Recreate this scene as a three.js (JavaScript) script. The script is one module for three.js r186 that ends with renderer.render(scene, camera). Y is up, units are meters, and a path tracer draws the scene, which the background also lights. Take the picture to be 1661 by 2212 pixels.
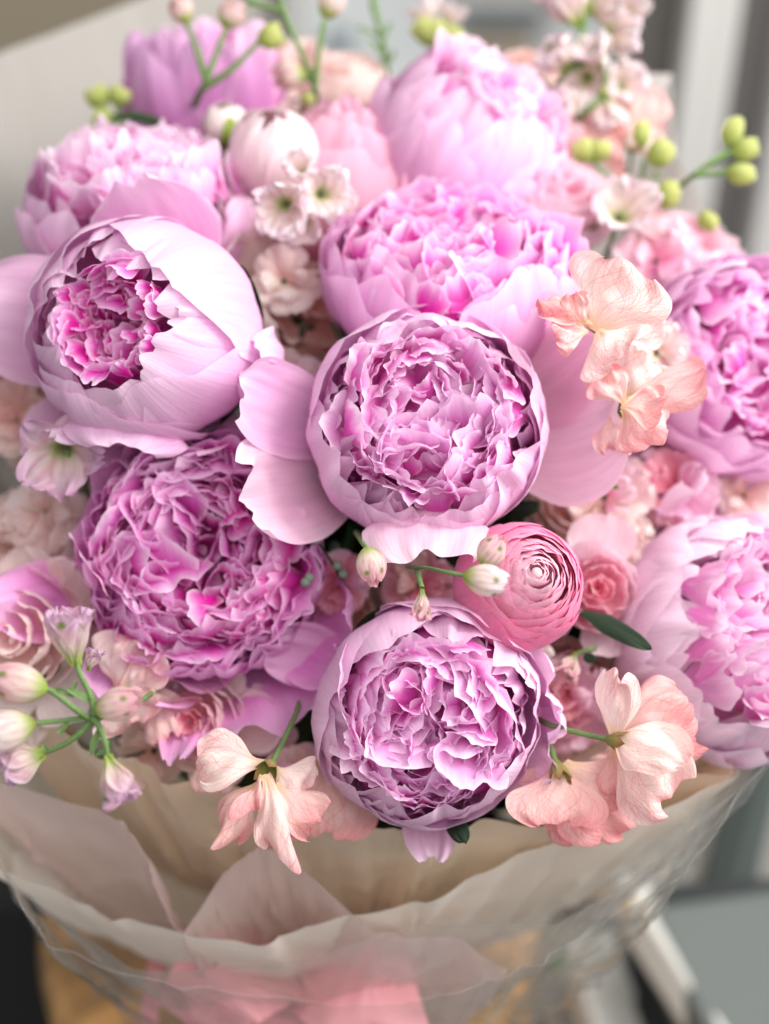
import * as THREE from 'three';
import { ImprovedNoise } from 'three/addons/math/ImprovedNoise.js';
import { mergeGeometries } from 'three/addons/utils/BufferGeometryUtils.js';
import { RectAreaLightUniformsLib } from 'three/addons/lights/RectAreaLightUniformsLib.js';
import { RoundedBoxGeometry } from 'three/addons/geometries/RoundedBoxGeometry.js';

// ---------------------------------------------------------------- camera, light, exposure
RectAreaLightUniformsLib.init();
const scene = new THREE.Scene();
const FOV = 39, FPX = 1106 / Math.tan((FOV / 2) * Math.PI / 180), PITCH = 38 * Math.PI / 180;
const camera = new THREE.PerspectiveCamera(FOV, 769 / 1024, 0.02, 40);
camera.position.set(0, 0.70 * Math.sin(PITCH), 0.70 * Math.cos(PITCH));
camera.lookAt(0, 0, 0);
camera.updateMatrixWorld();
camera.focus = 0.572;
camera.userData.fStop = 3.0;
const renderer = new THREE.WebGLRenderer({ antialias: true });
renderer.setSize(769, 1024);
renderer.toneMapping = THREE.LinearToneMapping;
renderer.toneMappingExposure = 0.95;
renderer.shadowMap.enabled = true;
scene.background = new THREE.Color(0.56, 0.55, 0.55);

function areaLight(color, intensity, w, h, pos, target) {
  const l = new THREE.RectAreaLight(color, intensity, w, h);
  l.position.set(...pos); l.lookAt(...target); scene.add(l); return l;
}
areaLight(0xfffaf2, 38, 0.26, 0.40, [0.84, 1.14, 0.2], [0, 0.02, 0]);        // bright opening of the window to the right
areaLight(0xfffdfa, 6.6, 1.0, 1.0, [1.02, 0.76, -0.1], [0, 0, 0]);            // the rest of that window
areaLight(0xfffcfa, 5.0, 1.4, 1.2, [0.55, 1.4, 0.95], [0, 0, 0]);               // daylight coming back from the room above the camera

// ---------------------------------------------------------------- helpers
const V = (x, y, z) => new THREE.Vector3(x, y, z);
const CR = V(1, 0, 0), CU = V(0, Math.cos(PITCH), -Math.sin(PITCH)), CB = V(0, Math.sin(PITCH), Math.cos(PITCH));
const at = (x, y, d) => camera.position.clone().addScaledVector(CR, (x - 830.5) / FPX * d).addScaledVector(CU, -(y - 1106) / FPX * d).addScaledVector(CB, -d);
const dir = (x, y, z) => V(0, 0, 0).addScaledVector(CR, x).addScaledVector(CU, y).addScaledVector(CB, z).normalize();
const rad = (a) => a * Math.PI / 180;
const clamp = (x, a, b) => Math.min(b, Math.max(a, x));
const ss = (a, b, x) => { const t = clamp((x - a) / (b - a), 0, 1); return t * t * (3 - 2 * t); };
let seedState = 7;
const rnd = () => { seedState |= 0; seedState = seedState + 0x6D2B79F5 | 0; let t = Math.imul(seedState ^ seedState >>> 15, 1 | seedState); t = t + Math.imul(t ^ t >>> 7, 61 | t) ^ t; return ((t ^ t >>> 14) >>> 0) / 4294967296; };
const rr = (a, b) => a + (b - a) * rnd();
const PN = new ImprovedNoise();
const noise = (x, y, z) => PN.noise(x, y, z);
const lin = (c) => { c /= 255; return c <= 0.04045 ? c / 12.92 : Math.pow((c + 0.055) / 1.055, 2.4); };
const C = (r, g, b) => [lin(r), lin(g), lin(b)];
const mix = (a, b, t) => [a[0] + (b[0] - a[0]) * t, a[1] + (b[1] - a[1]) * t, a[2] + (b[2] - a[2]) * t];
const taken = {};
function numbered(name) { const n = taken[name] = (taken[name] ?? -1) + 1; return n ? `${name}_${String(n).padStart(3, '0')}` : name; }
function thing(name, label, category, pos, group) {
  const o = new THREE.Group(); o.name = numbered(name); o.position.copy(pos); scene.add(o);
  o.userData = { label, category }; if (group) o.userData.group = group;
  return o;
}
function part(name, geo, mat, parent) {
  const m = new THREE.Mesh(geo, mat); m.name = name; m.castShadow = m.receiveShadow = true; parent.add(m); return m;
}

// ---------------------------------------------------------------- materials
function dataTex(n, f, srgb = false, m = n) {
  const a = new Uint8Array(n * m * 4);
  for (let j = 0; j < m; j++) for (let i = 0; i < n; i++) { const v = f(i / n, j / m); for (let k = 0; k < 3; k++) a[(j * n + i) * 4 + k] = clamp(Array.isArray(v) ? v[k] : v, 0, 1) * 255; a[(j * n + i) * 4 + 3] = 255; }
  const t = new THREE.DataTexture(a, n, m); t.wrapS = t.wrapT = THREE.RepeatWrapping; t.magFilter = THREE.LinearFilter; t.minFilter = THREE.LinearFilter;
  if (srgb) t.colorSpace = THREE.SRGBColorSpace; t.needsUpdate = true; return t;
}
// lengthwise streaks of a petal: fine ribs that wander a little
const ribTex = dataTex(256, (x, y) => { let s = 0.5; for (const [f, a] of [[20, .14], [46, .2], [90, .16]]) s += a * noise(x * f + 0.6 * noise(x * 4, y * 3, 2), y * 2.6, f); return s + 0.12 * noise(x * 60, y * 60, 3); });
const ribColor = dataTex(256, (x, y) => { const w = 0.5 * noise(x * 3, y * 3, 8), s = 0.98 + 0.035 * noise(x * 34 + w, y * 2.2, 4) + 0.03 * noise(x * 9, y * 1.6, 9) + 0.025 * noise(x * 80 + w, y * 6, 5); return [Math.min(1, s + .01), s, Math.min(1, s + .005)]; }, true);
// net of branching veins from the claw of a sweet pea petal
const veinCanvas = document.createElement('canvas'); veinCanvas.width = veinCanvas.height = 512;
{
  const g = veinCanvas.getContext('2d'); g.fillStyle = '#fff'; g.fillRect(0, 0, 512, 512);
  g.lineCap = 'round';
  const grow = (x, y, a, w, len, k) => {
    for (let i = 0; i < len; i++) {
      const nx = x + Math.cos(a) * 9, ny = y + Math.sin(a) * 9; a += rr(-0.13, 0.13);
      g.strokeStyle = `rgba(214,92,104,${0.08 + 0.09 * w})`; g.lineWidth = w; g.beginPath(); g.moveTo(x, y); g.lineTo(nx, ny); g.stroke();
      x = nx; y = ny;
      if (k > 0 && rnd() < 0.13) grow(x, y, a + (rnd() < .5 ? -1 : 1) * rr(0.3, 0.6), w * 0.72, len - i + 3, k - 1);
    }
  };
  for (let i = 0; i < 15; i++) grow(256 + (i - 7) * 33, 6, Math.PI / 2 + (i - 7) * 0.03, 2.0, 56, 2);
}
const veinTex = new THREE.CanvasTexture(veinCanvas); veinTex.colorSpace = THREE.SRGBColorSpace; veinTex.flipY = false;
const petalMat = (o = {}) => new THREE.MeshPhysicalMaterial({ vertexColors: true, side: THREE.DoubleSide, roughness: 0.9, transmission: 0.4, thickness: 0, specularIntensity: 0.25, bumpMap: ribTex, bumpScale: 0.00022, map: ribColor, ...o });
const M = {
  petal: petalMat(),
  ruffle: petalMat({ transmission: 0.52, bumpScale: 0.0002 }),
  thin: petalMat({ transmission: 0.5 }),
  pea: petalMat({ transmission: 0.45, map: veinTex, bumpScale: 0.0004 }),
  green: new THREE.MeshPhysicalMaterial({ vertexColors: true, side: THREE.DoubleSide, roughness: 0.85, transmission: 0.15, thickness: 0, specularIntensity: 0.4, bumpMap: ribTex, bumpScale: 0.0004 }),
};

// ---------------------------------------------------------------- petals
/* One petal as a curved sheet. v runs from claw to tip, u across. With `spine` (v -> [r, y]) it is a sector of a bowl turned about Y;
   otherwise it starts at the origin, climbs Y, bends by theta(v) towards +Z, and is cupped across by `cup` (radians over its half width). */
function petalGeo(o) {
  const nu = o.nu ?? 14, nv = o.nv ?? 14, s = (o.seed ?? rnd() * 97) + 0.37;
  const K = 48, sy = [0], sz = [0], th = [];
  if (!o.spine) for (let k = 0; k <= K; k++) { const t = o.theta(k / K); th.push(t); if (k < K) { sy.push(sy[k] + Math.cos(t) / K * o.L); sz.push(sz[k] + Math.sin(t) / K * o.L); } }
  const P = [], UV = [], COL = [], I = [];
  for (let j = 0; j <= nv; j++) for (let i = 0; i <= nu; i++) {
    const u = i / nu * 2 - 1, t = j / nv, v = 1 - Math.pow(1 - t, o.dense ?? 1.35);
    let vm = 1 - (o.round ?? 0) * Math.pow(Math.abs(u), o.roundPow ?? 2.5);
    if (o.notch) vm -= o.notch * Math.exp(-Math.pow((u - (o.notchAt ?? 0)) / 0.16, 2));
    if (o.wavy) vm -= o.wavy * (0.5 + noise(u * 2.1 + s, s, 1.5)) ;
    if (o.fringe) vm -= o.fringe * Math.max(0, 0.35 + noise(u * (o.fringeF ?? 4.5) + s * 3, s, 7.5) + 0.5 * noise(u * 11 + s, s, 2.5));
    const vv = v * vm, edge = Math.max(Math.pow(Math.abs(u), 5), Math.pow(v, o.hemPow ?? 7));
    const ruf = (o.ruffle ?? 0) * Math.pow(vv, o.rufPow ?? 2) * (noise(u * (o.ru ?? 2) + s, vv * (o.rv ?? 1.5), s * 1.7) * 1.4 + 0.5 * noise(u * (o.ru ?? 2) * 2.3 + s, vv * 3, s))
      + (o.hem ?? 0) * Math.pow(Math.max(Math.abs(u), v * 0.98), 5) * Math.sin((Math.atan2(u * 1.2, v - 0.35)) * (o.hemF ?? 9) + s + 2 * noise(u * 2, v * 2, s))
      + (o.pleat ?? 0) * Math.pow(vv, 0.6) * Math.sin(u * Math.PI * (o.pleatN ?? 1.5) + s) * (0.5 + 0.5 * vv)
      + (o.roll ?? 0) * Math.pow(Math.abs(u), 4) + (o.dimple ?? 0) * noise(u * 5 + s, vv * 4, s * 2);
    let x, y, z;
    if (o.spine) {
      const [r, h] = o.spine(vv), [r2, h2] = o.spine(Math.min(1.02, vv + 0.02)), a = u * (typeof o.ang === 'function' ? o.ang(vv) : o.ang);
      let ty = h2 - h, tr = r2 - r; const l = Math.hypot(ty, tr) || 1; ty /= l; tr /= l;
      const R = r + ruf * ty; x = R * Math.sin(a); z = R * Math.cos(a); y = h - ruf * tr;
    } else {
      const f = vv * K, k = Math.min(K - 1, Math.floor(f)), q = f - k, py = sy[k] + (sy[k + 1] - sy[k]) * q, pz = sz[k] + (sz[k + 1] - sz[k]) * q, T = th[k];
      const w = o.width(vv), c = (o.cup ?? 0) * (o.cupFade ? 1 - o.cupFade * vv : 1), a = u * c;
      const lx = Math.abs(c) > 1e-3 ? Math.sin(a) / c * w : u * w, ld = Math.abs(c) > 1e-3 ? (1 - Math.cos(a)) / c * w : 0;
      const ny = -Math.sin(T), nz = Math.cos(T), off = ruf - ld;
      x = lx + ruf * Math.sin(a) * 0.6; y = py + ny * off; z = pz + nz * off;
    }
    P.push(x, y, z); UV.push(o.uvOne ? (u * 0.5 + 0.5) : (u * 0.5 + 0.5) * (o.uvU ?? 1), o.uvOne ? vv * 0.98 : vv);
    COL.push(...o.col(u, vv, edge, s, v));
  }
  for (let j = 0; j < nv; j++) for (let i = 0; i < nu; i++) { const a = j * (nu + 1) + i, b = a + 1, c = a + nu + 1, d = c + 1; I.push(a, b, d, a, d, c); }
  const g = new THREE.BufferGeometry();
  g.setAttribute('position', new THREE.Float32BufferAttribute(P, 3)); g.setAttribute('uv', new THREE.Float32BufferAttribute(UV, 2)); g.setAttribute('color', new THREE.Float32BufferAttribute(COL, 3));
  g.setIndex(I); g.computeVertexNormals();
  return g;
}
// pigment of a petal: deeper at the claw, paler at the hem
const pigment = (p, lo = 0.05, hi = 0.6) => (u, v, e, s) => {
  const n = 0.12 * noise(u * 2.2 + s, v * 1.5, s), k = ss(lo, hi, v + n);
  let c = mix(p.base, p.mid, k); c = mix(c, p.tip, ss(0.55, 1.05, v + n) * 0.85); c = mix(c, p.hem ?? p.tip, e * (p.hemK ?? 0.55));
  return c;
};
const PAL = {
  lilac: { base: C(246, 140, 218), mid: C(245, 194, 233), tip: C(248, 216, 241), hem: C(252, 230, 248) },
  lilacIn: { base: C(244, 108, 210), mid: C(247, 194, 238), tip: C(252, 227, 249), hem: C(254, 241, 253), hemK: 0.7 },
  guardPink: { base: C(248, 160, 204), mid: C(249, 204, 229), tip: C(251, 223, 238), hem: C(253, 235, 245) },
  deep: { base: C(242, 112, 206), mid: C(244, 178, 230), tip: C(248, 205, 241), hem: C(251, 226, 247) },
  magenta: { base: C(240, 84, 204), mid: C(243, 152, 227), tip: C(247, 194, 238), hem: C(250, 218, 245) },
  magentaIn: { base: C(234, 14, 180), mid: C(241, 92, 215), tip: C(250, 202, 244), hem: C(254, 236, 252), hemK: 0.95 },
  deepIn: { base: C(240, 26, 190), mid: C(246, 124, 224), tip: C(251, 208, 245), hem: C(254, 240, 252), hemK: 0.9 },
  pale: { base: C(249, 184, 226), mid: C(250, 217, 240), tip: C(252, 233, 247), hem: C(253, 242, 250) },
  paleIn: { base: C(249, 160, 224), mid: C(250, 212, 241), tip: C(253, 237, 250), hem: C(254, 246, 253), hemK: 0.7 },
  mauve: { base: C(226, 60, 140), mid: C(228, 150, 216), tip: C(230, 186, 226), hem: C(240, 210, 238) },
  blush: { base: C(244, 204, 196), mid: C(250, 230, 225), tip: C(252, 240, 235), hem: C(252, 243, 239) },
  blushIn: { base: C(240, 176, 178), mid: C(248, 216, 216), tip: C(250, 230, 227), hem: C(251, 238, 234) },
  peach: { base: C(242, 190, 178), mid: C(248, 216, 208), tip: C(250, 229, 223), hem: C(251, 236, 231) },
  pink: { base: C(253, 130, 184), mid: C(250, 168, 206), tip: C(250, 160, 202), hem: C(250, 150, 196), hemK: 0.5 },
  pinkMid: { base: C(244, 140, 184), mid: C(249, 192, 216), tip: C(250, 204, 224), hem: C(251, 216, 232) },
  pinkPale: { base: C(253, 176, 206), mid: C(252, 224, 235), tip: C(252, 232, 240), hem: C(253, 236, 243) },
  rosy: { base: C(220, 100, 130), mid: C(238, 160, 180), tip: C(244, 190, 204), hem: C(247, 210, 218) },
  cream: { base: C(240, 230, 208), mid: C(248, 240, 234), tip: C(251, 245, 242), hem: C(251, 240, 242) },
  budPink: { base: C(246, 206, 216), mid: C(250, 234, 236), tip: C(252, 243, 243), hem: C(250, 220, 230) },
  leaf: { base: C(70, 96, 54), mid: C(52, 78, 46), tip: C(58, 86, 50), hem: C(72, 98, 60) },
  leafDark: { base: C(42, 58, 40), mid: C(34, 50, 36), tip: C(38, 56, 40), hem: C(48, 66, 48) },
  stem: { base: C(112, 140, 84), mid: C(118, 150, 92), tip: C(124, 156, 98), hem: C(124, 156, 98) },
};
const peaCol = (warm) => (u, v, e, s) => {
  let c = mix(C(248, 222, 184), warm ? C(250, 218, 212) : C(252, 240, 232), ss(0.02, 0.35, v));
  c = mix(c, warm ? C(246, 194, 194) : C(251, 230, 226), ss(0.45, 1, v + 0.5 * noise(u * 2 + s, v * 2, s)));
  return mix(c, C(240, 150, 160), clamp(Math.pow(e, 2) * (0.35 + 1.2 * noise(u * 3 + s, v * 3, 2)), 0, 1) * 0.8);
};
const florCol = (p, spot = 0.95) => (u, v, e, s) => {
  let c = mix(C(168, 194, 84), C(242, 232, 220), ss(0.03, 0.4, v)); c = mix(c, p, ss(0.3, 0.95, v));
  c = mix(c, mix(p, C(200, 130, 146), .75), 0.6 * Math.pow(Math.abs(Math.sin(u * 5.5 + s + 1.5 * noise(u * 3, v * 4, s))), 6) * ss(0.1, .4, v));
  const d = Math.hypot(u / 0.3, (v - 0.76) / 0.075); return mix(c, C(112, 140, 30), ss(1.3, 0.5, d) * spot);
};

// a petal from point B to point T (world), facing n (camera frame), as a child of a thing that is not turned
const tmpM = new THREE.Matrix4();
function freePetal(parent, name, B, T, hw, n, o = {}, mat = M.petal) {
  const Y = T.clone().sub(B), L = Y.length(); Y.normalize();
  const Z = dir(...n); Z.addScaledVector(Y, -Z.dot(Y)).normalize(); const X = Y.clone().cross(Z);
  const m0 = o.wide ?? 0.62, b0 = o.claw ?? 0.22, bend = o.bend ?? 0.5, bend2 = o.bend2 ?? bend;
  const g = petalGeo({ L, seed: o.seed, nu: 16, nv: 16, theta: (v) => bend * (1 - 2 * v) * (v > .5 ? bend2 / bend : 1), cup: 0.6, ruffle: L * 0.09, hem: L * 0.02,
    width: (v) => hw * (b0 + (1 - b0) * ss(0, m0, v)) * Math.sqrt(Math.max(0.0004, 1 - Math.pow(Math.max(0, v - m0) / (1 - m0), 2.4) * (o.blunt ?? 0.96))), col: o.col ?? pigment(o.pal ?? PAL.lilac), ...o });
  const p = part(name, g, mat, parent);
  p.matrix.makeBasis(X, Y, Z); p.quaternion.setFromRotationMatrix(p.matrix); p.position.copy(B).sub(parent.position);
  return p;
}
function tube(parent, name, pts, r0, r1, pal = PAL.stem, seg = 20, mat = M.green) {
  const c = new THREE.CatmullRomCurve3(pts.map((p) => p.clone().sub(parent.position)), false, 'centripetal'), g = new THREE.TubeGeometry(c, seg, 1, 7), a = g.attributes.position, col = [];
  for (let j = 0; j <= seg; j++) { const q = c.getPointAt(j / seg), r = (r0 + (r1 - r0) * j / seg) * (1 + 0.12 * noise(j * 1.3, r0 * 9000, 2)); for (let i = 0; i <= 7; i++) { const k = j * 8 + i; a.setXYZ(k, q.x + (a.getX(k) - q.x) * r, q.y + (a.getY(k) - q.y) * r, q.z + (a.getZ(k) - q.z) * r); const t = 0.9 + 0.25 * noise(j, i, 1.5), cc = mix(pal.base, pal.tip, j / seg); col.push(cc[0] * t, cc[1] * t, cc[2] * t); } }
  g.setAttribute('color', new THREE.Float32BufferAttribute(col, 3));
  return part(name, g, mat, parent);
}

// ---------------------------------------------------------------- a flower turned towards `axis`
const GATHER = V(-0.03, -0.34, -0.03);
function flowerFrame(name, label, category, px, py, d, axis, R, group) {
  const Y = dir(...axis), X = CR.clone().addScaledVector(Y, -CR.dot(Y)).normalize(), Z = X.clone().cross(Y);
  const c = at(px, py, d), o = thing(name, label, category, c.clone().addScaledVector(Y, -R), group);
  o.quaternion.setFromRotationMatrix(tmpM.makeBasis(X, Y, Z));
  // its stalk runs down to where the bunch is tied
  const inv = o.quaternion.clone().invert(), loc = (p) => p.clone().sub(o.position).applyQuaternion(inv);
  const end = loc(GATHER.clone().add(V(rr(-.012, .012), 0, rr(-.012, .012)))), curve = [V(0, 0.004, 0), V(0, -0.025, 0), end.clone().multiplyScalar(0.55).add(V(0, -0.02, 0)), end];
  const st = new THREE.Group(); st.position.set(0, 0, 0); tube(st, 'stem', curve, 0.0028, 0.0024); const m = st.children[0]; o.add(m);
  return o;
}
const deg = (v, j) => rad(v + rr(-j, j));
// nested bowls of broad petals: {n, r (share of R), open (deg from the axis), width, tilt}
function bowl(o, R, layers, pal, sy = 1, extra = {}) {
  for (const l of layers) for (let k = 0; k < l.n; k++) {
    const r = R * l.r * rr(0.98, 1.02), open = rad((l.open ?? 50) + rr(-1, 1) * (l.jit ?? 7)), ring = l.flare ?? 0;
    const spine = (v) => { const q = Math.PI - (Math.PI - open) * v; return [r * Math.sin(q) + ring * r * v * v * v, (R + r * Math.cos(q)) * sy - R * (sy - 1)]; };
    const g = petalGeo({ spine, ang: (v) => (Math.PI / l.n) * (l.width ?? 1.45) * (0.75 + 0.25 * Math.sin(Math.PI * v)), nu: 20, nv: 20, round: l.round ?? 0.16, roundPow: 2.6, notch: rnd() < 0.55 ? rr(0.03, 0.1) : 0, notchAt: rr(-.7, .7), wavy: l.wavy ?? 0.07, fringe: l.fringe ?? 0.025, fringeF: 3,
      ruffle: R * (l.ruffle ?? 0.05), ru: 2.2, rv: 1.5, rufPow: 1.3, hem: R * (l.hem ?? 0.018), hemF: 7, dimple: R * 0.016, pleat: R * 0.012, pleatN: rr(1, 3), col: pigment(l.pal ?? pal), uvU: 1.4, ...extra });
    const p = part('petal', g, l.mat ?? M.petal, o);
    p.rotation.order = 'YXZ'; p.rotation.y = (k + (l.turn ?? rnd())) / l.n * Math.PI * 2 + rr(-.12, .12); p.rotation.x = rad((l.tilt ?? 0) + rr(-2, 3)); p.rotation.z = rr(-.05, .05);
  }
}
// small crumpled petals of the heart: a stock of shapes per palette, each used many times
const stocks = {};
function stock(key, pal, broad = false) {
  return stocks[key] ??= Array.from({ length: broad ? 12 : 18 }, (_, i) => {
    if (broad) { // larger, smoother, folded along the middle, with a few notches
      const inw = rr(-0.6, 0.9), w = rr(0.38, 0.55), start = rr(-0.1, 0.25);
      return petalGeo({ L: 1, nu: 20, nv: 18, theta: (v) => start + (inw - start) * Math.pow(v, 2), width: (v) => w * (0.22 + 0.78 * ss(0, 0.66, v)) * Math.sqrt(1 - 0.55 * Math.pow(v, 5)), cup: rr(0.2, 1.3), cupFade: 0.5, round: 0.2, roundPow: 2.6, wavy: 0.14, notch: rr(0, .16), notchAt: rr(-.6, .6),
        fringe: rr(0.02, 0.07), fringeF: rr(1.4, 2.6), ruffle: rr(0.05, 0.11), ru: 1.5, rv: 1.3, rufPow: 1.3, pleat: rr(0.01, 0.05), pleatN: rr(.8, 1.4), hem: 0.012, hemF: 6, dimple: 0.02, col: pigment(pal, 0.2, 0.8), uvU: 0.8 });
    }
    const inw = rr(-0.75, 0.55), w = rr(0.3, 0.52), start = rr(-0.1, 0.3);
    return petalGeo({ L: 1, nu: 16, nv: 14, theta: (v) => start + (inw - start) * Math.pow(v, 1.6), width: (v) => w * (0.3 + 0.7 * ss(0, 0.62, v)) * Math.sqrt(1 - 0.5 * Math.pow(v, 5)), cup: rr(0.3, 1.1), cupFade: 0.6,
      round: 0.2, roundPow: 2.4, wavy: 0.12, fringe: rr(0.05, 0.16), fringeF: rr(2, 4.5), ruffle: rr(0.05, 0.12), ru: 1.8, rv: 1.6, rufPow: 1.4, pleat: rr(0, 0.04), pleatN: rr(1, 2), hem: 0.016, hemF: 7, dimple: 0.012, hemPow: 5, col: pigment(pal, 0.35, 0.95), uvU: 0.6 });
  });
}
function heart(o, R, h) {
  const st = stock(h.key, PAL[h.key]), broad = stock(h.key + ' broad', PAL[h.key], true), N = h.n, rim = R * Math.sin(rad(h.open)) * (h.fill ?? 0.97), top = R * (1 + Math.cos(rad(h.open))) * (h.sy ?? 1);
  // the heart is broken into tufts: each a little dome whose petals lean away from its own middle, with deep clefts between
  const nt = h.tufts ?? 5, a0 = rnd() * 6, tufts = Array.from({ length: nt }, (_, k) => { const a = a0 + k / nt * Math.PI * 2 + rr(-.25, .25), r = rim * rr(0.46, 0.62); return [Math.sin(a) * r, Math.cos(a) * r, rr(-.05, .06), rim * rr(.42, .52)]; });
  for (let i = 0; i < N; i++) {
    const q = Math.sqrt((i + 0.6) / N), rho = rim * q, phi = i * 2.39996 + rr(-.3, .3), px = Math.sin(phi) * rho, pz = Math.cos(phi) * rho;
    let best = null, bd = 1e9; for (const t of tufts) { const d = Math.hypot(px - t[0], pz - t[1]) / t[3]; if (d < bd) { bd = d; best = t; } }
    const layered = q > (h.core ?? 0.58), big = rnd() < (h.broad ?? 0.34) * (layered ? 0.8 : 1.3), size = R * (big ? rr(0.6, 0.9) : rr(0.36, 0.6)) * (h.size ?? 1) * (0.85 + 0.25 * q);
    const ta = Math.atan2(px - best[0], pz - best[1]), edge = q > 0.86, az = layered ? phi + rr(-1, 1) * 0.4 : ta + rr(-1, 1) * (h.twist ?? 0.6);
    const lean = layered ? (rnd() < 0.74 ? rr(-38, -8) * (1.25 - 0.4 * q) : rr(6, 34)) : (rnd() < (h.outward ?? 0.5) ? rr(8, 46) : rr(-46, -8));
    const tip = top + R * (h.rise ?? 0.08) * (1 - q * q) + (layered ? 0 : R * best[2]) + R * (h.dome ?? 0.14) * (layered ? 0 : 0.35 - bd * bd * 0.7) - R * (h.pit ?? 0.25) * 0.6 * Math.exp(-q * q * 12) + R * rr(-.06, .06);
    const src = big ? broad : st, m = part('inner_petal', src[Math.floor(rnd() * src.length)], M.ruffle, o);
    m.scale.set(size * rr(0.8, 1.2), size, size * rr(.8, 1.2));
    m.rotation.order = 'YXZ'; m.rotation.y = az; m.rotation.x = rad(lean); m.rotation.z = rr(-.3, .3);
    const lift = size * Math.cos(m.rotation.x) * 0.88, off = Math.sin(m.rotation.x) * size * 0.6;
    m.position.set(px - Math.sin(az) * off, tip - lift, pz - Math.cos(az) * off);
  }
}
// a guard petal that has fallen away from the bowl: phi 0 down, 90 right, 180 up, 270 left as one looks at the face
function guard(o, R, g, pal) {
  const L = R * (g.len ?? 1.7), t0 = rad(g.from ?? 95), t1 = rad(g.to ?? 40), hw = R * (g.hw ?? 0.75), m0 = g.wide ?? 0.6;
  const geo = petalGeo({ L, seed: g.seed, nu: 24, nv: 24, theta: (v) => t0 + (t1 - t0) * Math.pow(v, g.pow ?? 1.1), width: (v) => hw * (0.3 + 0.7 * ss(0, m0, v)) * Math.sqrt(Math.max(0.001, 1 - Math.pow(Math.max(0, v - m0) / (1 - m0), 2.6) * 0.9)),
    cup: g.cup ?? 0.7, cupFade: g.cupFade ?? 0.3, ruffle: R * (g.ruffle ?? 0.12), ru: 1.6, rv: 1.6, hem: R * (g.hem ?? 0.008), hemF: 5, notch: g.notch ?? 0.04, notchAt: g.notchAt ?? 0.1, wavy: 0.06, fringe: 0.01, col: pigment(g.pal ?? pal, -0.1, 0.5), roll: R * (g.roll ?? 0), dimple: R * 0.022, pleat: R * (g.pleat ?? 0.025), pleatN: 1.2, uvU: 1.2 });
  const p = part('guard_petal', geo, M.petal, o); p.rotation.order = 'YXZ'; p.rotation.y = rad(g.phi); p.rotation.x = rad(g.tilt ?? 0); p.rotation.z = rad(g.lean ?? 0);
  p.position.set(Math.sin(rad(g.phi)) * R * (g.r0 ?? 0.25), R * (g.y0 ?? 0.06), Math.cos(rad(g.phi)) * R * (g.r0 ?? 0.25));
}
function addGuard(o, B, T, hw, d, n, opt) { // a guard petal placed by claw and tip, then handed to its flower
  const t = new THREE.Group(); freePetal(t, 'guard_petal', at(...B), at(...T), hw / FPX * d, n, { nu: 28, nv: 24, ruffle: 0.003, hem: 0.0006, dimple: 0.001, wavy: 0.08, notch: 0.06, claw: 0.4, wide: 0.45, blunt: 0.88, ...opt }); o.updateMatrixWorld(); o.attach(t.children[0]);
}
function sepals(o, R, n = 4) {
  for (let k = 0; k < n; k++) {
    const g = petalGeo({ spine: (v) => [R * 1.02 * Math.sin(Math.PI * (1 - 0.42 * v)), R + R * 1.03 * Math.cos(Math.PI * (1 - 0.42 * v))], ang: (v) => 0.55 * Math.sqrt(Math.max(0.02, 1 - v * v)), nu: 6, nv: 8, col: pigment(PAL.leaf), hem: 0 });
    const p = part('sepal', g, M.green, o); p.rotation.y = (k + 0.3) / n * Math.PI * 2;
  }
}
function peony(c) {
  const R = c.R / FPX * c.d, o = flowerFrame('peony', c.label, 'peony', c.x, c.y, c.d, c.axis, R);
  bowl(o, R, c.layers, PAL[c.pal], c.sy ?? 1);
  if (c.heart) heart(o, R, { open: 50, sy: 1, ...c.heart });
  for (const g of c.guards ?? []) guard(o, R, g, PAL[c.pal]);
  sepals(o, R);
  return o;
}
const globe = (open, pal) => [
  { n: 4, r: 1.0, open: open + 8, jit: 8, width: 1.35, round: 0.22, pal }, { n: 5, r: 0.965, open: open + 2, jit: 10, width: 1.35, round: 0.2, pal }, { n: 6, r: 0.925, open: open - 2, jit: 12, width: 1.2, round: 0.22, hem: 0.03, ruffle: 0.06, pal },
  { n: 8, r: 0.88, open: open - 4, jit: 13, width: 1.15, round: 0.25, ruffle: 0.09, hem: 0.035, fringe: 0.06, pal }, { n: 9, r: 0.82, open: open - 2, jit: 14, width: 1.1, round: 0.25, ruffle: 0.11, hem: 0.04, fringe: 0.08, wavy: 0.12, pal }];

// ================================================================ THE PEONIES
const middle = peony({ label: 'globe-shaped lilac pink peony at the middle of the bouquet, touching the pink ranunculus', x: 925, y: 925, d: 0.612, R: 252, axis: [0.02, 0.13, 1], pal: 'lilac', sy: 0.95,
  layers: globe(50), heart: { key: 'lilacIn', n: 122, open: 50, rise: -0.02, pit: 0.6, fill: .9, tufts: 5 },
  guards: [{ phi: 99, pal: PAL.guardPink, len: 1.98, hw: 0.84, from: 82, to: 12, cup: 0.4, ruffle: 0.07, notch: 0.02 }, { phi: 262, len: 2.1, hw: 0.42, from: 74, to: 8, cup: 0.4, ruffle: 0.08, y0: .16 }, { phi: 293, pal: PAL.guardPink, len: 2.15, hw: 0.52, from: 74, to: 8, cup: 0.35, ruffle: 0.1, y0: .12 }, { phi: 122, pal: PAL.guardPink, len: 1.95, hw: 0.6, from: 82, to: 15, cup: 0.4 }] });
addGuard(middle, [922, 1085, 0.612], [925, 1238, 0.572], 152, 0.59, [0, 0.75, 0.66], { pal: PAL.guardPink, bend: 0.75, cup: 0.9, cupFade: 0.5, claw: 0.75, wide: 0.5, blunt: 0.72, notchAt: 0.05, notch: 0.09 });
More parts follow.
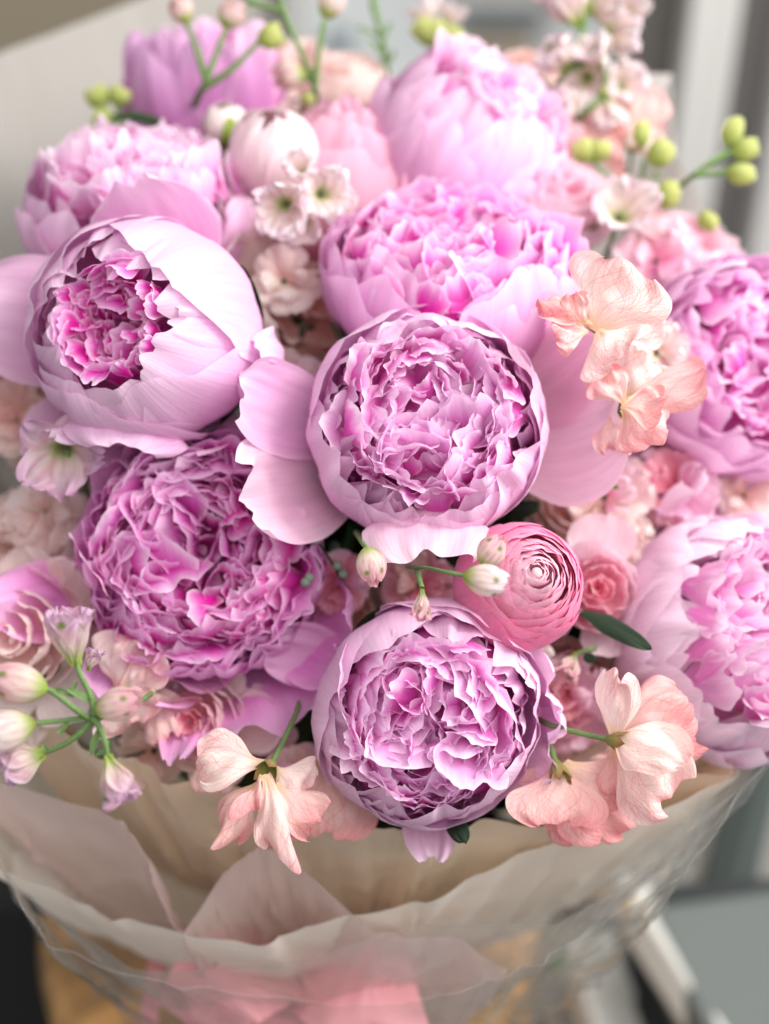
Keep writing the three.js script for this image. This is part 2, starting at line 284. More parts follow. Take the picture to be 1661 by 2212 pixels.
const halfClosed = peony({ label: 'large half-closed lilac peony at left whose small round opening faces left', x: 320, y: 718, d: 0.625, R: 247, axis: [-0.33, 0.0, 0.94], pal: 'lilac', sy: 0.97,
  layers: [{ n: 4, r: 1.0, open: 38, jit: 7, width: 1.4, round: 0.24 }, { n: 4, r: 0.975, open: 31, jit: 6, width: 1.4, round: 0.22 }, { n: 5, r: 0.945, open: 26, jit: 5, width: 1.35, round: .2 }, { n: 6, r: 0.9, open: 24, jit: 6, width: 1.25, hem: .04, fringe: .05 }], heart: { key: 'magentaIn', n: 84, open: 32, rise: -0.36, pit: 0.5, fill: .86, size: .6 },
  guards: [{ phi: 262, len: 2.1, hw: 0.62, from: 80, to: 0, cup: 0.6 }, { phi: 186, len: 1.62, hw: 0.62, from: 80, to: 5, cup: 0.6 }, { phi: 72, len: 1.7, hw: 0.42, from: 90, to: -40, cup: 1.0, pow: 1.3 }, { phi: 348, len: 1.62, hw: 0.6, from: 80, to: -5, cup: 0.5 }, { phi: 316, len: 1.85, hw: 0.5, from: 80, to: 10, cup: 0.8 }, { phi: 12, len: 1.6, hw: 0.5, from: 80, to: 0, cup: 0.4 }] });
addGuard(halfClosed, [290, 880, 0.625], [250, 978, 0.60], 150, 0.61, [0.1, 0.5, 0.85], { pal: PAL.lilac, bend: 0.6, cup: 0.7, claw: 0.7, blunt: 0.8 });
addGuard(halfClosed, [180, 860, 0.63], [95, 935, 0.61], 60, 0.61, [-0.3, 0.4, 0.85], { pal: PAL.lilacIn, bend: -0.5, cup: 1.2, claw: 0.6 });
peony({ label: 'wide open magenta-hearted peony directly below the large half-closed one at left', x: 432, y: 1200, d: 0.632, R: 268, axis: [0.02, 0.12, 1], pal: 'magenta', sy: 0.85,
  layers: [{ n: 5, r: 1.0, open: 74, jit: 6, width: 1.4, ruffle: 0.08, hem: 0.035 }, { n: 6, r: 0.95, open: 66, jit: 7, width: 1.35, ruffle: 0.09, hem: 0.04 }, { n: 7, r: 0.9, open: 62, jit: 8, width: 1.3, ruffle: 0.1, hem: 0.05 }, { n: 8, r: 0.84, open: 60, jit: 9, width: 1.2, ruffle: 0.12, hem: 0.06 }],
  heart: { key: 'magentaIn', n: 150, open: 64, rise: 0.08, pit: 0.7, size: 1.05, fill: 0.9, sy: .93, broad: .5, core: .5, outward: .35 },
  guards: [{ phi: 58, len: 2.0, hw: 0.5, from: 75, to: -10, cup: 0.9, pow: 1.2, hem: .05 }, { phi: 24, len: 1.9, hw: 0.75, from: 75, to: 10, cup: 0.5, hem: .04 }, { phi: 286, len: 2.0, hw: 0.36, from: 75, to: 20, cup: 0.6 }, { phi: 355, len: 1.95, hw: 0.2, from: 72, to: 20, cup: 0.5 }, { phi: 335, len: 1.8, hw: 0.5, from: 75, to: 0, cup: 0.5 }] });
peony({ label: 'ruffled bowl-shaped violet pink peony just above the middle globe-shaped one', x: 970, y: 585, d: 0.66, R: 276, axis: [0.02, 0.8, 0.6], pal: 'deep', sy: 0.86,
  layers: [{ n: 5, r: 1.0, open: 66, jit: 5, width: 1.4 }, { n: 6, r: 0.96, open: 64, jit: 7, width: 1.35 }, { n: 6, r: 0.91, open: 60, jit: 8, width: 1.3, hem: 0.05 }, { n: 7, r: 0.86, open: 58, jit: 9, width: 1.2, ruffle: 0.1, hem: 0.05 }],
  heart: { key: 'deepIn', n: 140, open: 64, rise: 0.08, pit: 0.2, fill: 0.9, sy: .92 } });
peony({ label: 'lilac peony at the lower middle, below the pink ranunculus, nodding over the wrap', x: 922, y: 1545, d: 0.60, R: 250, axis: [0.03, -0.04, 1], pal: 'lilac', sy: 0.9,
  layers: globe(54), heart: { key: 'lilacIn', n: 124, open: 54, rise: 0.0, pit: 0.3, fill: .84, tufts: 4 },
  guards: [{ phi: 248, len: 1.55, hw: 0.35, from: 100, to: 10, cup: 1, pow: 1.6 }, { phi: 2, len: 1.5, hw: 0.24, from: 68, to: 18, cup: 0.4, notch: 0, ruffle: .06 }, { phi: 98, len: 1.7, hw: 0.5, from: 80, to: -20, cup: 0.8 }, { phi: 75, len: 1.7, hw: 0.45, from: 80, to: -20, cup: 0.8 }] });
peony({ label: 'bowl-shaped lilac peony with a frilled white-edged top at the upper left', x: 295, y: 450, d: 0.70, R: 246, axis: [0.05, 0.88, 0.46], pal: 'lilac', sy: 0.85,
  layers: [{ n: 6, r: 1.0, open: 78, jit: 9, width: 1.3, round: .24 }, { n: 7, r: 0.96, open: 70, jit: 9, width: 1.25, round: .24 }, { n: 8, r: 0.9, open: 64, jit: 10, width: 1.2, hem: 0.05 }], heart: { key: 'paleIn', n: 110, open: 60, rise: 0.16, pit: 0.15, fill: .92, size: .85, sy: .98 } });
peony({ label: 'pale globe-shaped peony with a bright white-lit frilled tip at the top of the bouquet', x: 1008, y: 312, d: 0.735, R: 218, axis: [0.42, 0.72, 0.5], pal: 'lilac', sy: 1.02,
  layers: [{ n: 6, r: 1.0, open: 66, jit: 12, width: 1.2, round: 0.26, ruffle: .07 }, { n: 6, r: 0.97, open: 54, jit: 10, width: 1.25, round: 0.26, ruffle: .07 }, { n: 6, r: 0.93, open: 44, jit: 8, width: 1.3, round: .24, hem: 0.04 }, { n: 6, r: 0.89, open: 36, jit: 8, width: 1.3, round: .24, hem: 0.04 }], heart: { key: 'paleIn', n: 70, open: 40, rise: 0.06, pit: 0, size: .8 },
  guards: [{ phi: 80, len: 1.6, hw: 0.5, from: 95, to: 0, cup: .7 }] });
peony({ label: 'mauve peony with hot pink claws, seen from the side at the far upper left', x: 440, y: 208, d: 0.80, R: 178, axis: [-0.1, 0.93, 0.3], pal: 'mauve', sy: 1.12,
  layers: [{ n: 5, r: 1.0, open: 46, jit: 12, width: 1.1, round: 0.36, ruffle: 0.12 }, { n: 5, r: 0.95, open: 42, jit: 12, width: 1.1, round: 0.32, ruffle: 0.12 }, { n: 6, r: 0.86, open: 38, jit: 10, width: 1.1, ruffle: 0.14 }], heart: { key: 'lilacIn', n: 20, open: 36, rise: -.1, pit: 0.1 },
  guards: [{ phi: 318, len: 2.1, hw: 0.42, from: 66, to: -50, cup: 1.0, ruffle: .16 }, { phi: 12, len: 1.9, hw: 0.4, from: 66, to: -46, cup: 1.0, ruffle: .16 }, { phi: 62, len: 2.1, hw: 0.5, from: 66, to: -42, cup: 1.0, pal: PAL.lilac, ruffle: .16 }, { phi: 275, len: 2.1, hw: 0.45, from: 60, to: -46, cup: 1, ruffle: .16 }] });
peony({ label: 'deep lilac peony with crumpled heart, cut by the right edge above the pale one', x: 1615, y: 792, d: 0.685, R: 235, axis: [0.3, 0.2, 0.93], pal: 'lilac', sy: 0.9,
  layers: [{ n: 5, r: 1.0, open: 66, jit: 8, width: 1.35 }, { n: 6, r: 0.95, open: 60, jit: 8, width: 1.3 }, { n: 6, r: 0.9, open: 56, jit: 8, width: 1.2, hem: 0.05 }], heart: { key: 'lilacIn', n: 80, open: 62, rise: 0.15, pit: 0.2, sy: .93, fill: .86 },
  guards: [{ phi: 330, len: 1.7, hw: 0.7, from: 95, to: 20, cup: 0.8 }, { phi: 15, len: 1.7, hw: 0.6, from: 95, to: 20, cup: 0.8 }] });
peony({ label: 'pale shell pink loose peony at the lower right edge with rounded overlapping petals', x: 1590, y: 1375, d: 0.655, R: 262, axis: [0.34, 0.22, 0.91], pal: 'pale', sy: 0.95,
  layers: [{ n: 5, r: 1.02, open: 66, jit: 10, width: 1.35, round: 0.2, ruffle: 0.06 }, { n: 6, r: 0.99, open: 60, jit: 10, width: 1.3, round: 0.2, ruffle: 0.06 }, { n: 6, r: 0.96, open: 52, jit: 10, width: 1.3, round: 0.2, ruffle: .07, hem: 0.03 }, { n: 7, r: 0.92, open: 45, jit: 9, width: 1.25, round: 0.2, ruffle: .09, hem: 0.04, fringe: .06 }, { n: 8, r: 0.87, open: 41, jit: 9, width: 1.2, round: 0.22, ruffle: .1, hem: 0.04, fringe: .08 }], heart: { key: 'paleIn', n: 90, open: 46, rise: 0.1, pit: 0.1, fill: .98, size: .8 },
  guards: [{ phi: 200, len: 1.75, hw: 0.2, from: 75, to: 0, cup: .8 }, { phi: 285, len: 1.6, hw: 0.32, from: 80, to: -30, cup: 1 }] });

// ================================================================ RANUNCULUS, ROSES, BUDS
function ranunculus(c) {
  const R = c.R / FPX * c.d, o = flowerFrame(c.name ?? 'ranunculus', c.label, c.cat ?? 'ranunculus', c.x, c.y, c.d, c.axis, R), n = c.rings ?? 11, pal = PAL[c.pal], pin = PAL[c.palIn ?? c.pal];
  for (let k = 0; k < n; k++) {
    const t = k / (n - 1), rim = (c.hole ?? 0.05) + t * 0.86, r = Math.max(0.2, rim / Math.sin(rad((c.o0 ?? 48) + (c.o1 ?? 24) * t))), cap = Math.sqrt(1 - Math.min(0.97, rim) ** 2);
    const pk = { base: mix(pin.base, pal.base, t), mid: mix(pin.mid, pal.mid, t), tip: mix(pin.tip, pal.tip, t), hem: mix(pin.hem, pal.hem, t), hemK: pal.hemK };
    const np = t < 0.3 ? 3 : 5;
    for (let j = 0; j < np; j++) {
      const open = rad((c.o0 ?? 48) + (c.o1 ?? 24) * t + rr(-3, 3)), rk = R * r, yTop = R + R * cap * (c.dome ?? 0.62) * rr(.97, 1.03), lip = R * (c.lip ?? 0) * rr(.3, 1.5), spine = (v) => { const q = Math.PI * 0.9 - (Math.PI * 0.9 - open) * v; return [rk * Math.sin(q) + lip * v ** 5, yTop + rk * (Math.cos(q) - Math.cos(open))]; };
      const g = petalGeo({ spine, ang: Math.PI / np * 1.35, nu: 16, nv: 12, round: 0.1, roundPow: 3, wavy: 0.05, fringe: 0.012, ruffle: R * (c.ruffle ?? 0.03), hem: R * 0.012, hemF: 6, col: pigment(pk), uvU: 1 });
      const p = part('petal', g, M.thin, o); p.rotation.order = 'YXZ'; p.rotation.y = (j + k * 0.381 + rr(-.12, .12)) / np * Math.PI * 2; p.rotation.x = rad(rr(-2, 3) + (c.loose ?? 0) * t * rr(.3, 1.6)); const sh = (c.loose ? 0.05 : 0.03) * R; p.position.set(rr(-sh, sh) - (1 - t) * R * 0.05, rr(-sh, sh), rr(-sh, sh) - (1 - t) * R * 0.06);
    }
  }
  if (c.eye) { const e = part('eye', new THREE.SphereGeometry(R * 0.1, 14, 10), new THREE.MeshStandardMaterial({ color: 0xe6b4c0, roughness: 0.9 }), o); e.position.set(-R * .05, R * 1.82, -R * .06); }
  for (const g of c.guards ?? []) guard(o, R, g, pal);
  sepals(o, R * 0.95, 5);
  return o;
}
ranunculus({ label: 'bright pink ranunculus with tight rings of thin petals, right of the middle', x: 1132, y: 1262, d: 0.592, R: 124, axis: [0.22, 0.2, 0.95], pal: 'pink', palIn: 'pinkPale', rings: 15, o0: 40, o1: 12, dome: 0.9, ruffle: .035, hole: .03, eye: true });
ranunculus({ name: 'rose', cat: 'rose', label: 'bright pink serrated bloom seen from the side, right of the round cream bud', x: 752, y: 345, d: 0.725, R: 128, axis: [0.15, 0.9, 0.35], pal: 'pinkMid', rings: 4, ruffle: 0.12, loose: 3, dome: 0.95, o0: 24, o1: 18 });
const rose = (c) => ranunculus({ name: 'rose', cat: 'rose', rings: 5, ruffle: 0.09, loose: 9, dome: 0.75, lip: 0.14, o0: 40, o1: 24, ...c });
rose({ label: 'blurred peach rose in the shade between the two upper globe peonies', x: 668, y: 690, d: 0.70, R: 135, axis: [0.3, 0.1, 0.95], pal: 'peach', palIn: 'peach', rings: 4, guards: [{ phi: 225, len: 2.6, hw: 0.75, from: 80, to: -10, pal: PAL.blush, hem: 0.07 }, { phi: 60, len: 2.6, hw: 1.1, from: 80, to: -60, hem: 0.03, cup: 1.1 }, { phi: 310, len: 2.5, hw: 1.1, from: 80, to: -60, hem: 0.03, cup: 1.1 }, { phi: 0, len: 2.3, hw: 1.1, from: 80, to: -50, hem: 0.03, cup: 1.1 }, { phi: 150, len: 2.2, hw: 0.9, from: 80, to: 0, hem: 0.05 }] });
rose({ label: 'cream blush rose with rosy quartered heart at the lower left edge', x: 50, y: 1375, d: 0.635, R: 110, axis: [-0.15, 0.1, 0.97], pal: 'blush', palIn: 'blush', rings: 5, guards: [{ phi: 40, len: 2.0, hw: 0.95, from: 90, to: 40, pal: PAL.cream, cup: 0.5 }, { phi: 140, len: 1.8, hw: 0.8, from: 90, to: 30 }, { phi: 185, len: 1.8, hw: 0.8, from: 90, to: 30 }, { phi: 330, len: 1.8, hw: 0.8, from: 90, to: 50, pal: PAL.cream }] });
rose({ label: 'shaded blush rose of loose shell-like petals at the left edge', x: 66, y: 1165, d: 0.68, R: 120, axis: [-0.3, 0.5, 0.8], pal: 'blush', rings: 6, guards: [{ phi: 90, len: 1.8, hw: 0.8, from: 90, to: 30 }, { phi: 20, len: 1.8, hw: 0.8, from: 90, to: 30 }] });
rose({ label: 'small dusky pink rose with a dark red eye under the magenta-hearted peony', x: 425, y: 1560, d: 0.635, R: 82, axis: [-0.15, 0.05, 0.98], pal: 'blush', palIn: 'rosy', rings: 6, guards: [{ phi: 90, len: 2.2, hw: 0.9, from: 90, to: 50 }, { phi: 20, len: 1.9, hw: 0.9, from: 90, to: 50 }, { phi: 160, len: 1.7, hw: 0.8, from: 90, to: 50 }] });
rose({ label: 'small shell pink rose with a rosy heart just right of the ranunculus', x: 1290, y: 1275, d: 0.64, R: 80, axis: [0.05, 0.1, 0.99], pal: 'pinkPale', palIn: 'rosy', rings: 6, guards: [{ phi: 170, len: 2.1, hw: 1.0, from: 90, to: 45 }, { phi: 20, len: 1.9, hw: 0.9, from: 90, to: 40 }, { phi: 290, len: 1.8, hw: 0.9, from: 90, to: 40 }] });
rose({ label: 'rosy pink blurred rose beneath the right-hand edge peonies', x: 1410, y: 1080, d: 0.705, R: 125, axis: [0.1, 0.35, 0.9], pal: 'rosy', palIn: 'peach', rings: 6, guards: [{ phi: 250, len: 1.8, hw: 0.9, from: 90, to: 40, pal: PAL.peach }, { phi: 200, len: 1.8, hw: 0.8, from: 90, to: 30 }] });
rose({ label: 'pale pink rose behind the big middle petal, above the small rosy-hearted rose', x: 1250, y: 1100, d: 0.68, R: 100, axis: [0, 0.3, 0.95], pal: 'blush', palIn: 'peach', rings: 6, guards: [{ phi: 90, len: 1.8, hw: 0.9, from: 90, to: 40 }, { phi: 30, len: 1.8, hw: 0.8, from: 90, to: 30 }] });
rose({ label: 'pale peach rose at the far top between the mauve and white-lit peonies', x: 745, y: 190, d: 0.80, R: 92, axis: [0, 0.8, 0.5], pal: 'blush', palIn: 'blush', rings: 6, guards: [{ phi: 180, len: 1.9, hw: 1.0, from: 60, to: 10 }] });
rose({ label: 'pale pink rose wedged beside the right end of the ruffled violet peony', x: 1215, y: 435, d: 0.715, R: 98, axis: [0.1, 0.6, 0.8], pal: 'pinkPale', palIn: 'pinkPale', rings: 6, guards: [{ phi: 180, len: 1.8, hw: 0.9, from: 80, to: 20 }] });
rose({ label: 'dusky pink blurred rose at the top behind the white delphinium spray', x: 1135, y: 190, d: 0.82, R: 100, axis: [0, 0.8, 0.5], pal: 'blush', palIn: 'peach', rings: 5, guards: [{ phi: 200, len: 1.8, hw: 0.8, from: 70, to: 20 }] });
rose({ label: 'soft pink blurred rose behind the deep lilac peony at the right', x: 1480, y: 560, d: 0.735, R: 115, axis: [0.1, 0.7, 0.6], pal: 'pinkPale', palIn: 'pinkPale', rings: 6 });
rose({ label: 'pink rose tucked in the dark gap between the three lower peonies', x: 735, y: 1330, d: 0.665, R: 80, axis: [0, 0, 1], pal: 'peach', palIn: 'peach', rings: 5 });
rose({ label: 'rosy rose in the shadow right of the lower middle peony', x: 1210, y: 1500, d: 0.66, R: 110, axis: [0.1, 0, 1], pal: 'peach', palIn: 'rosy', rings: 6, guards: [{ phi: 90, len: 1.8, hw: 0.9, from: 90, to: 40 }, { phi: 20, len: 1.8, hw: 0.9, from: 90, to: 40 }] });
rose({ label: 'salmon orange bloom in shade at the left edge under the large peony', x: 5, y: 870, d: 0.69, R: 95, axis: [-0.2, 0.3, 0.9], pal: 'peach', palIn: 'peach', rings: 6 });
rose({ label: 'blush rose in shade under the large half-closed peony, above its delphinium floret', x: 120, y: 960, d: 0.70, R: 90, axis: [-0.2, 0.2, 0.9], pal: 'blush', palIn: 'peach', rings: 6 });
rose({ label: 'pale pink rose behind the middle peony, seen left of it in the gap', x: 660, y: 850, d: 0.69, R: 80, axis: [0, 0.2, 0.9], pal: 'peach', palIn: 'peach', rings: 5 });
rose({ label: 'blush rose at the upper left below the mauve peony', x: 570, y: 235, d: 0.79, R: 80, axis: [0, .6, .8], pal: 'blush', palIn: 'blush', rings: 5 });

{ // round cream bud and the green-tipped bud
  const d = 0.70, R = 98 / FPX * d, o = flowerFrame('peony_bud', 'round unopened cream and pink bud between the two upper left blooms', 'flower bud', 595, 335, d, [0.05, 0.75, 0.65], R);
  bowl(o, R, [{ n: 3, r: 1.0, open: 26, jit: 6, width: 1.4, round: 0.2 }, { n: 4, r: 0.97, open: 12, jit: 4, width: 1.4 }, { n: 4, r: 0.94, open: 6, jit: 3, width: 1.4 }], PAL.budPink, 1.05); sepals(o, R);
  const R2 = 46 / FPX * 0.73, b = flowerFrame('peony_bud', 'small closed white bud clasped by a green sepal, below the mauve peony', 'flower bud', 487, 268, 0.73, [0.05, 0.8, 0.6], R2);
  bowl(b, R2, [{ n: 3, r: 1.0, open: 14, jit: 3, width: 1.5 }, { n: 3, r: 0.97, open: 5, jit: 2, width: 1.5 }], PAL.cream, 1.0);
  for (const a of [20, 150, 270]) { const p = part('sepal', petalGeo({ spine: (v) => [R2 * 1.05 * Math.sin(Math.PI * (1 - 0.72 * v)), R2 + R2 * 1.05 * Math.cos(Math.PI * (1 - 0.72 * v))], ang: (v) => 0.6 * Math.sqrt(Math.max(0.02, 1 - v * v)), col: pigment({ base: C(120, 150, 60), mid: C(140, 168, 70), tip: C(160, 180, 90) }) }), M.green, b); p.rotation.y = rad(a); }
}

// ================================================================ SWEET PEAS: petals from claw to tip in the picture's measure, calyx, stalk
const PEA_D = 0.56;
function sweetPea(label, bx, by, d, petals, stalk, group) {
  const o = thing('sweet_pea', label, 'sweet pea', at(bx, by, d));
  for (const [x0, y0, dd0, x1, y1, dd1, hw, n, opt] of petals) {
    const B = at(x0, y0, d + dd0), T = at(x1, y1, d + dd1);
    freePetal(o, 'petal', B, T, hw * 1.42 / FPX * d, n, { uvOne: true, nu: 26, nv: 24, claw: 0.16, hem: 0.0018, hemF: 5, ruffle: 0.0095, ru: 1.3, rufPow: 1.2, fringe: 0.025, wavy: 0.09, notch: 0.06, notchAt: rr(-.4, .4), wide: 0.62, blunt: 0.86, ...opt, col: peaCol(opt?.warm ?? false) }, M.pea);
  }
  if (stalk) {
    const pts = stalk.map(([x, y, dd]) => at(x, y, d + dd)); tube(o, 'stalk', pts, 0.0011, 0.0013, PAL.stem, 14);
    const ca = new THREE.Group(); ca.name = 'calyx'; ca.position.copy(pts[0]).sub(o.position); o.add(ca);
    const Y = pts[0].clone().sub(pts[1]).normalize(); ca.quaternion.setFromUnitVectors(V(0, 1, 0), Y);
    for (let k = 0; k < 5; k++) { const p = part('calyx_lobe', petalGeo({ spine: (v) => [0.0012 + 0.003 * Math.sin(Math.min(1.8, v * 2.2)) + 0.0022 * Math.max(0, v - 0.6), -0.002 + 0.011 * v], ang: (v) => 0.72 * (v < 0.55 ? 1 : Math.max(0.03, (1 - v) / 0.45)), nu: 6, nv: 10, col: pigment({ base: C(130, 150, 80), mid: C(150, 140, 80), tip: C(150, 80, 60), hem: C(150, 90, 60) }) }), M.green, ca); p.rotation.y = k / 5 * Math.PI * 2; }
  }
  return o;
}
sweetPea('blush white sweet pea with coral veins hanging at the lower left over the wrap', 580, 1650, 0.575, [
  [572, 1652, 0.006, 412, 1630, -0.002, 58, [-0.15, 0.75, 0.65], { bend: 0.35, cup: 0.35, ruffle: .012 }],
  [556, 1690, 0.008, 468, 1838, 0.004, 44, [-0.55, 0, 0.8], { warm: true, cup: 1.1, bend: 0.7, hem: .001 }],
  [572, 1672, -0.004, 606, 1868, -0.006, 44, [0.35, 0.1, 0.9], { cup: 1.4, bend: 0.7, pleat: .003, pleatN: 1 }],
  [600, 1690, 0.0, 700, 1790, 0.002, 40, [0.25, 0.7, 0.7], { cup: 0.5, bend: -0.5, warm: true }],
  [594, 1660, 0.008, 668, 1722, 0.012, 52, [0.3, 0.4, 0.85], { cup: 0.4, bend: .6 }],
  [562, 1672, -0.012, 545, 1772, -0.02, 22, [-0.3, 0.2, 1], { warm: true, cup: 1.7, bend: .8 }]],
  [[585, 1650, 0.004], [603, 1618, 0.014], [640, 1540, 0.04], [650, 1480, 0.09]]);
sweetPea('coral pink sweet pea with a white folded banner at the lower right', 1315, 1600, 0.585, [
  [1320, 1590, 0, 1490, 1640, -0.02, 52, [-0.3, 0.7, 0.6], { cup: 0.3, bend: 0.2, wide: 0.4 }],
  [1330, 1600, 0, 1318, 1462, -0.012, 40, [-0.5, 0.2, 0.8], { cup: 0.6, bend: -0.3 }],
  [1335, 1590, 0.01, 1500, 1510, 0.004, 62, [0.1, 0.5, 0.85], { warm: true, cup: 0.5 }],
  [1345, 1600, 0.012, 1520, 1590, 0.008, 52, [0.3, 0.3, 0.9], { warm: true, cup: 0.7 }],
  [1330, 1610, 0.004, 1462, 1735, -0.002, 74, [0.1, -0.1, 1], { cup: 0.5, bend: 0.4 }],
  [1325, 1612, 0.012, 1370, 1740, 0.01, 56, [-0.1, -0.1, 1], { warm: true, cup: 0.5 }]],
  [[1318, 1598, 0], [1270, 1588, 0.006], [1200, 1570, 0.012], [1165, 1555, 0.03]]);
sweetPea('salmon pink sweet pea spread flat under the green calyx at the lower right', 1200, 1660, 0.60, [
  [1205, 1650, 0, 1205, 1795, -0.012, 78, [0, 0.15, 1], { warm: true, cup: 0.4, bend: 0.35 }],
  [1215, 1650, 0.004, 1340, 1770, -0.002, 84, [0.2, 0.1, 1], { warm: true, cup: 0.4 }],
  [1190, 1655, 0.01, 1130, 1770, 0.01, 66, [-0.3, 0, 0.95], { warm: true, cup: 0.6 }],
  [1210, 1700, 0.012, 1265, 1840, 0.008, 52, [0.0, 0.3, 0.95], { warm: true, cup: 1.2 }],
  [1250, 1700, 0.012, 1380, 1800, 0.006, 50, [0.2, 0.3, 0.9], { warm: true, cup: 0.8 }]],
  [[1202, 1652, -0.004], [1192, 1620, 0.0], [1178, 1580, 0.02], [1180, 1520, 0.06]]);
sweetPea('peach sweet pea with an upright veined banner at the right, over the ruffled peony', 1290, 690, 0.585, [
  [1283, 715, 0.004, 1360, 560, -0.006, 96, [-0.35, 0.1, 0.9], { cup: 0.35, bend: 0.35, notch: 0.1 }],
  [1290, 715, -0.004, 1350, 775, -0.012, 70, [-0.2, 0.2, 0.95], { cup: 0.5, bend: 0.3 }],
  [1290, 720, 0.01, 1430, 640, 0.012, 70, [0.1, 0.1, 1], { cup: 0.4 }],
  [1280, 700, 0, 1150, 660, -0.006, 34, [0, 0.6, 0.8], { warm: true, cup: 1.0 }],
  [1270, 715, -0.004, 1190, 725, -0.01, 40, [-0.1, 0.1, 1], { warm: true, cup: 0.9 }],
  [1262, 700, -0.008, 1232, 625, -0.014, 26, [-0.3, 0, 0.95], { warm: true, cup: 1.4 }]],
  [[1292, 712, 0.02], [1306, 752, 0.03], [1330, 800, 0.07]]);
sweetPea('peach sweet pea with one long wing sweeping right, at the right of the middle peony', 1350, 870, 0.595, [
  [1340, 870, 0.0, 1528, 775, -0.004, 52, [-0.1, 0.6, 0.8], { warm: true, cup: 0.7, bend: -0.5, wide: 0.7 }],
  [1350, 870, -0.004, 1290, 795, -0.008, 40, [-0.2, 0.3, 0.9], { warm: true, cup: 0.9 }],
  [1350, 880, -0.006, 1415, 965, -0.008, 56, [0.2, 0.1, 1], { warm: true, cup: 1.1 }],
  [1340, 880, -0.012, 1440, 870, -0.018, 44, [0.0, 0.5, 0.9], { warm: true, cup: 1.0 }],
  [1360, 860, 0.012, 1395, 745, 0.01, 62, [0, 0, 1], { cup: 0.4 }],
  [1330, 890, 0.016, 1320, 985, 0.012, 34, [0, 0, 1], { cup: 0.6 }]],
  [[1345, 876, 0.02], [1325, 915, 0.035], [1300, 960, 0.08]]);
sweetPea('coral and white blurred sweet pea at the upper right before the paper corner', 1370, 300, 0.76, [
  [1365, 320, 0, 1385, 170, 0.0, 56, [-0.2, 0.2, 0.9], { warm: true }], [1370, 320, -0.004, 1450, 300, -0.01, 44, [0.1, 0.3, 0.9], {}], [1365, 330, 0, 1370, 255, -0.01, 36, [0, 0.2, 1], {}]],
  [[1366, 322, 0], [1360, 360, 0.02], [1340, 440, 0.08]]);
sweetPea('salmon pink blurred sweet pea at the upper right beside the green buds', 1285, 310, 0.75, [
  [1285, 340, 0, 1290, 215, 0, 56, [0, 0.2, 1], { warm: true }], [1290, 340, 0, 1350, 320, -0.006, 54, [0.2, 0.2, 0.95], { warm: true }], [1280, 330, 0, 1225, 300, 0, 40, [-0.2, 0.3, 0.9], { warm: true }]],
  [[1286, 340, 0], [1280, 380, 0.03], [1260, 440, 0.08]]);
sweetPea('pale frilled sweet pea with rippled hem left of the small dusky rose', 290, 1500, 0.615, [
  [250, 1490, 0.01, 300, 1370, 0, 66, [0, 0, 1], { hem: 0.004 }], [270, 1500, 0.006, 340, 1480, 0, 54, [0.2, 0, 0.95], { hem: 0.004 }], [255, 1500, 0.006, 295, 1575, 0, 58, [0.1, 0, 0.98], { hem: 0.004 }], [330, 1480, 0.02, 375, 1600, 0.01, 44, [0.1, 0, 1], { hem: 0.004 }]], null);
sweetPea('pale pink sweet pea hidden behind the veined blush one over the wrap', 690, 1690, 0.625, [
  [690, 1640, 0, 690, 1830, -0.01, 92, [0.1, 0.1, 1], { warm: true, hem: 0.003 }], [660, 1650, 0, 720, 1760, -0.004, 60, [0.1, 0.1, 1], {}], [470, 1640, 0.01, 450, 1720, 0, 34, [0, 0, 1], {}]], null);

// ================================================================ LOOSE BLUSH BLOOMS that fill the spaces between the large flowers
function looseBloom(label, x, y, d, R, pal, o = {}) {
  const t = thing(o.name ?? 'stock_flower', label, o.cat ?? 'flower', at(x, y, d)), r = R / FPX * d, n = o.n ?? 9, a0 = rnd() * 6, [ax, ay] = o.face ?? [0, 0.15];
  for (let k = 0; k < n; k++) {
    const ring = k < n * 0.6 ? 1 : 0.62, a = a0 + k / (n * (ring === 1 ? 0.6 : 0.4)) * Math.PI * 2 + rr(-.25, .25), len = r * ring * rr(0.9, 1.1), ca = Math.cos(a), sa = Math.sin(a);
    const B = at(x, y, d).add(dir(ca, sa, 0).multiplyScalar(r * 0.08)).add(dir(0, 0, 1).multiplyScalar(-r * 0.25 * ring)), T = at(x, y, d).add(dir(ca + ax * .4, sa + ay * .4, 0).multiplyScalar(len)).add(dir(0, 0, 1).multiplyScalar(r * (ring === 1 ? rr(0.0, 0.35) : rr(0.3, 0.55))));
    freePetal(t, 'petal', B, T, len * rr(0.5, 0.68), [-ca * 0.55 + ax, -sa * 0.55 + ay, 0.85], { pal: PAL[rnd() < 0.3 && o.pal2 ? o.pal2 : pal], nu: 18, nv: 18, claw: 0.25, ruffle: r * 0.2, hem: r * 0.06, hemF: 8, ru: 1.8, bend: rr(-0.6, 0.5), cup: rr(0.3, 0.9), notch: 0.05, notchAt: rr(-.3, .3), fringe: 0.03 }, M.thin);
  }
  
  tube(t, 'stem', [at(x, y, d).add(dir(0, 0, -1).multiplyScalar(r * .25)), at(x, y, d + 0.05).lerp(GATHER, 0.15), GATHER.clone().add(V(rr(-.01, .01), 0, rr(-.01, .01)))], 0.0014, 0.0014, PAL.stem, 14);
  return t;
}
